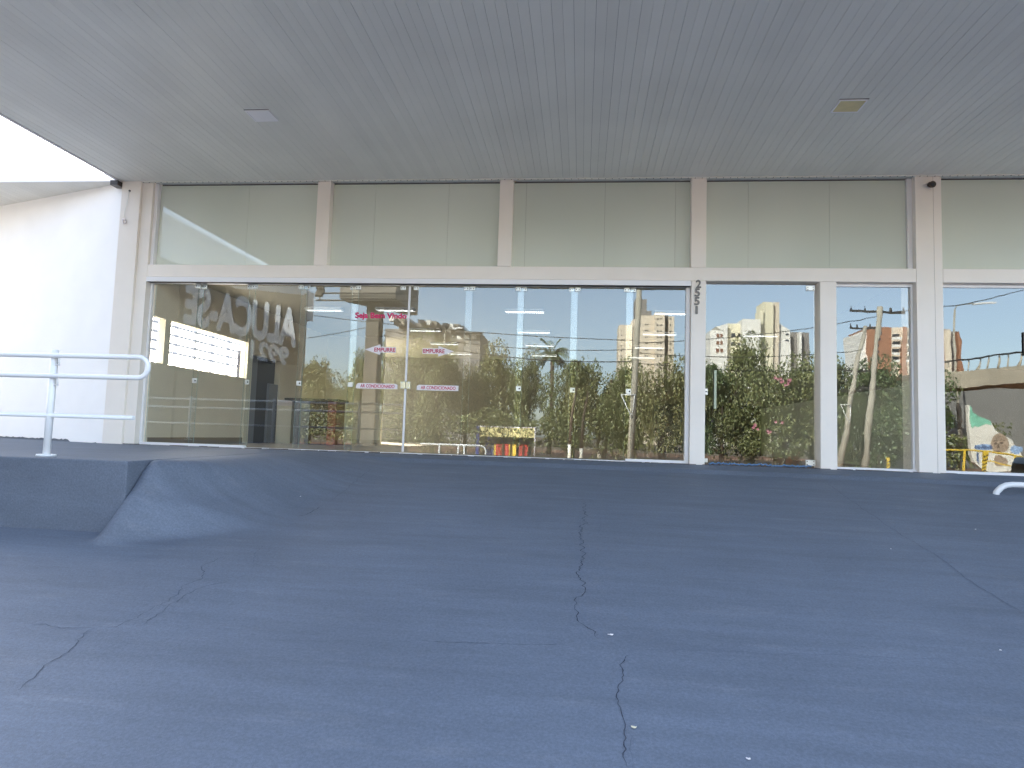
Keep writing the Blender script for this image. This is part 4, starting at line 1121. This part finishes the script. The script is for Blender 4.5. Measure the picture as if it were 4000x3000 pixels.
def tree(px, py, wpx, D, mt, lab, ci, low=.14, white=False, cat='tree', group='broad trees across the road', flowers=0, base=None):
    top = mir(px, py, D); k = (D+10.5)/FPX; Hh = top.z-GZ; rx = wpx*k/2
    t = thing('tree', (top.x, top.y, GZ+.1), lab, cat, group)
    cz = Hh*(1+low)/2; rz_ = Hh*(1-low)/2
    me = CR[ci].copy(); me.materials.append(mt)
    o = bpy.data.objects.new('crown', me); col.objects.link(o); o.parent = t; o.location = (0, 0, cz)
    # actual leaf size follows crown size; keep leaves near real size by rotation only
    o.scale = (rx/.98, min(rx, 5.5)/.98, rz_/.98); o.rotation_euler = (0, 0, rt_.uniform(-.5, .5))
    b = MB(); nt_ = 1 + (rt_.random() < .5)
    for j in range(nt_):
        dx = rt_.uniform(-.8, .8); b.tube([(j*.3, 0, -.1), (dx*.4+j*.3, .1, Hh*.22), (dx+j*.2, .2, Hh*.5), (dx*1.3, .0, Hh*.75)], [.20, .16, .10, .04], 9)
        for q in range(3):
            a = rt_.uniform(0, 6.28); b.tube([(dx*.7, .1, Hh*(.25+.1*q)), (dx*.7+math.cos(a)*rx*.5, math.sin(a)*rx*.4, Hh*(.5+.08*q))], [.09, .03], 6)
    b.build('trunk', M['bark'], t)
    if white: MB().tube([(0, 0, -.1), (0, 0, 1.5)], [.25, .22], 10).build('limewash_band', M['bark_white'], t)
    return t, o, cz
T = [
 (1215,1368,170,62,'leaf_b','feathery pale tree at the far left of the mirrored row',0),
 (1330,1392,230,60,'leaf_b','pale hazy tree between the left edge and the totem',1),
 (1440,1352,170,52,'leaf','tree directly behind the totem column',2),
 (1590,1270,260,44,'leaf','tall dark tree under the stepped grey block, left part',3),
 (1705,1290,200,43,'leaf','dark tree beside the street lamp under the stepped block',0),
 (1830,1352,180,46,'leaf_b','tree to the right of the street lamp, above the barrier',1),
 (1950,1325,200,48,'leaf_b','rounded tree above the street kiosk',2),
 (2050,1335,130,47,'leaf','narrow tree left of the palm',3),
 (2230,1368,200,46,'leaf','tree just right of the palm',0),
 (2350,1385,200,45,'leaf_b','tree between the palm and the tall pole, with limewashed trunk',1),
 (2460,1390,180,44,'leaf','tree behind the tall concrete pole',2),
 (2585,1378,230,42,'leaf_b','broad tree under the beige tower',3),
 (2700,1380,200,44,'leaf_d','dark tree hidden partly behind the slim numbered pillar',0),
 (2820,1375,190,44,'leaf','tree in front of the left corner of the white block',1),
 (2925,1300,240,46,'leaf','tallest tree in front of the white block',2),
 (3060,1372,260,42,'leaf','flowering tree with pink blossom behind the glass door',3),
 (3170,1352,190,46,'leaf','tree at the right side of the glass door mirror',0),
 (3290,1352,190,45,'leaf_d','tree left of the leaning poles',1),
 (3430,1392,260,42,'leaf_d','dark tree between and behind the leaning poles',2),
 (3560,1430,240,44,'leaf_d','dark low tree at the right side of the narrow window',3),
]
for i, (px, py, wp, D, mt, lab, ci) in enumerate(T):
    t, o, cz = tree(px, py, wp*1.5, D, M[mt], lab, ci, low=.05, white=('lime' in lab))
    if 'flowering' in lab:
        rn = random.Random(6)
        for (fx, fy, n_) in ((3038,1478,3),(3046,1492,3),(3070,1497,4),(3083,1492,3),(2945,1665,4),(3010,1690,3),(3048,1656,2)):
            p = mir(fx, fy, D-4.2); b = MB()
            for q in range(n_):
                c_ = Vector((p.x-t.location.x+rn.uniform(-.3,.3), p.y-t.location.y+rn.uniform(-.1,.1), p.z-t.location.z+rn.uniform(-.18,.18)))
                for z_ in range(6):
                    a = 6.283*z_/6; u = Vector((math.cos(a), .3, math.sin(a))); v_ = Vector((-math.sin(a), .2, math.cos(a)))
                    b.quad(c_, c_+u*.07+v_*.04, c_+u*.11, c_+u*.07-v_*.04)
            b.build('blossom', M['flower'], t)
# hedge-like lower growth between the trunks
b = MB(); rn = random.Random(31)
for i in range(30000):
    x = rn.uniform(-34, 30); D = 41+rn.uniform(-1.2, 1.2)+8*(noise.noise(Vector((x*.05, 3, 0)))+.3)
    h_ = 3.6+1.8*noise.noise(Vector((x*.35, 1, 0))); z = rn.random()**.8*h_
    if noise.noise(Vector((x*.6, z*.8, 2))) < -.25 and z < 2: continue
    if z < 1.0 and rn.random() < .75: continue
    p = Vector((x, -D, GZ+z)); s = rn.uniform(.10, .27)
    u = Vector((rn.gauss(0,1), rn.gauss(0,1), 0)).normalized(); w3 = Vector((rn.gauss(0,.5), rn.gauss(0,.5), -1)).normalized()
    b.quad(p, p+u*s*.4+w3*s*.5, p+w3*s, p-u*s*.4+w3*s*.5)
tag(b.build('undergrowth', M['leaf']), 'leafy undergrowth hanging between the trunks of the mirrored trees', 'undergrowth', kind='stuff')

# palm
p = mir(2155, 1342, 55); t = thing('palm_tree', (p.x, p.y, GZ), 'palm with a ragged crown poking above the mirrored tree line', 'palm')
Hh = p.z-GZ-1.0
MB().tube([(0,0,0),(.2,0,Hh*.5),(.1,0,Hh)], [.25,.2,.18], 10).build('trunk', M['bark'], t)
b = MB(); rn = random.Random(9)
for i in range(34):
    a = rn.uniform(0, 6.283); e = rn.uniform(-.2, 1.35); ln = rn.uniform(1.6, 2.3); prev = Vector((.1, 0, Hh)); d = Vector((math.cos(a)*math.cos(e), math.sin(a)*math.cos(e), math.sin(e)))
    for s in range(9):
        nx = prev + d*ln/9; d = (d+Vector((0,0,-.14))).normalized(); sd = d.cross(Vector((0,0,1)))
        if sd.length < .05: sd = Vector((1,0,0))
        sd.normalize()
        for sg in (-1, 1):
            b.quad(prev, prev.lerp(nx,.5), prev.lerp(nx,.75)+sd*sg*.30+d*.25-Vector((0,0,.20)), prev.lerp(nx,.45)+sd*sg*.30+d*.2-Vector((0,0,.20)))
        prev = nx
b.build('crown', M['leaf_d'], t)
# limewashed trunks standing near the kerb of the verge
for px, lab in ((2224, 'left one of two limewashed trunks low in the mirrored view'), (2270, 'right one of two limewashed trunks low in the mirrored view')):
    p = mir(px, 1742 if px < 2250 else 1758, 36); t = thing('tree_stump', (p.x, p.y, GZ+.1), lab, 'trunk', 'limewashed trunks')
    MB().tube([(0,0,-.1),(.02,0,(p.z-GZ)*.5),(0,0,p.z-GZ)], [.14,.12,.12], 10).build('trunk', M['bark_white'], t)
    MB().tube([(0,0,p.z-GZ),(.1,0,p.z-GZ+2),(.4,.1,p.z-GZ+4)], [.115,.09,.05], 8).build('upper_trunk', M['bark'], t)
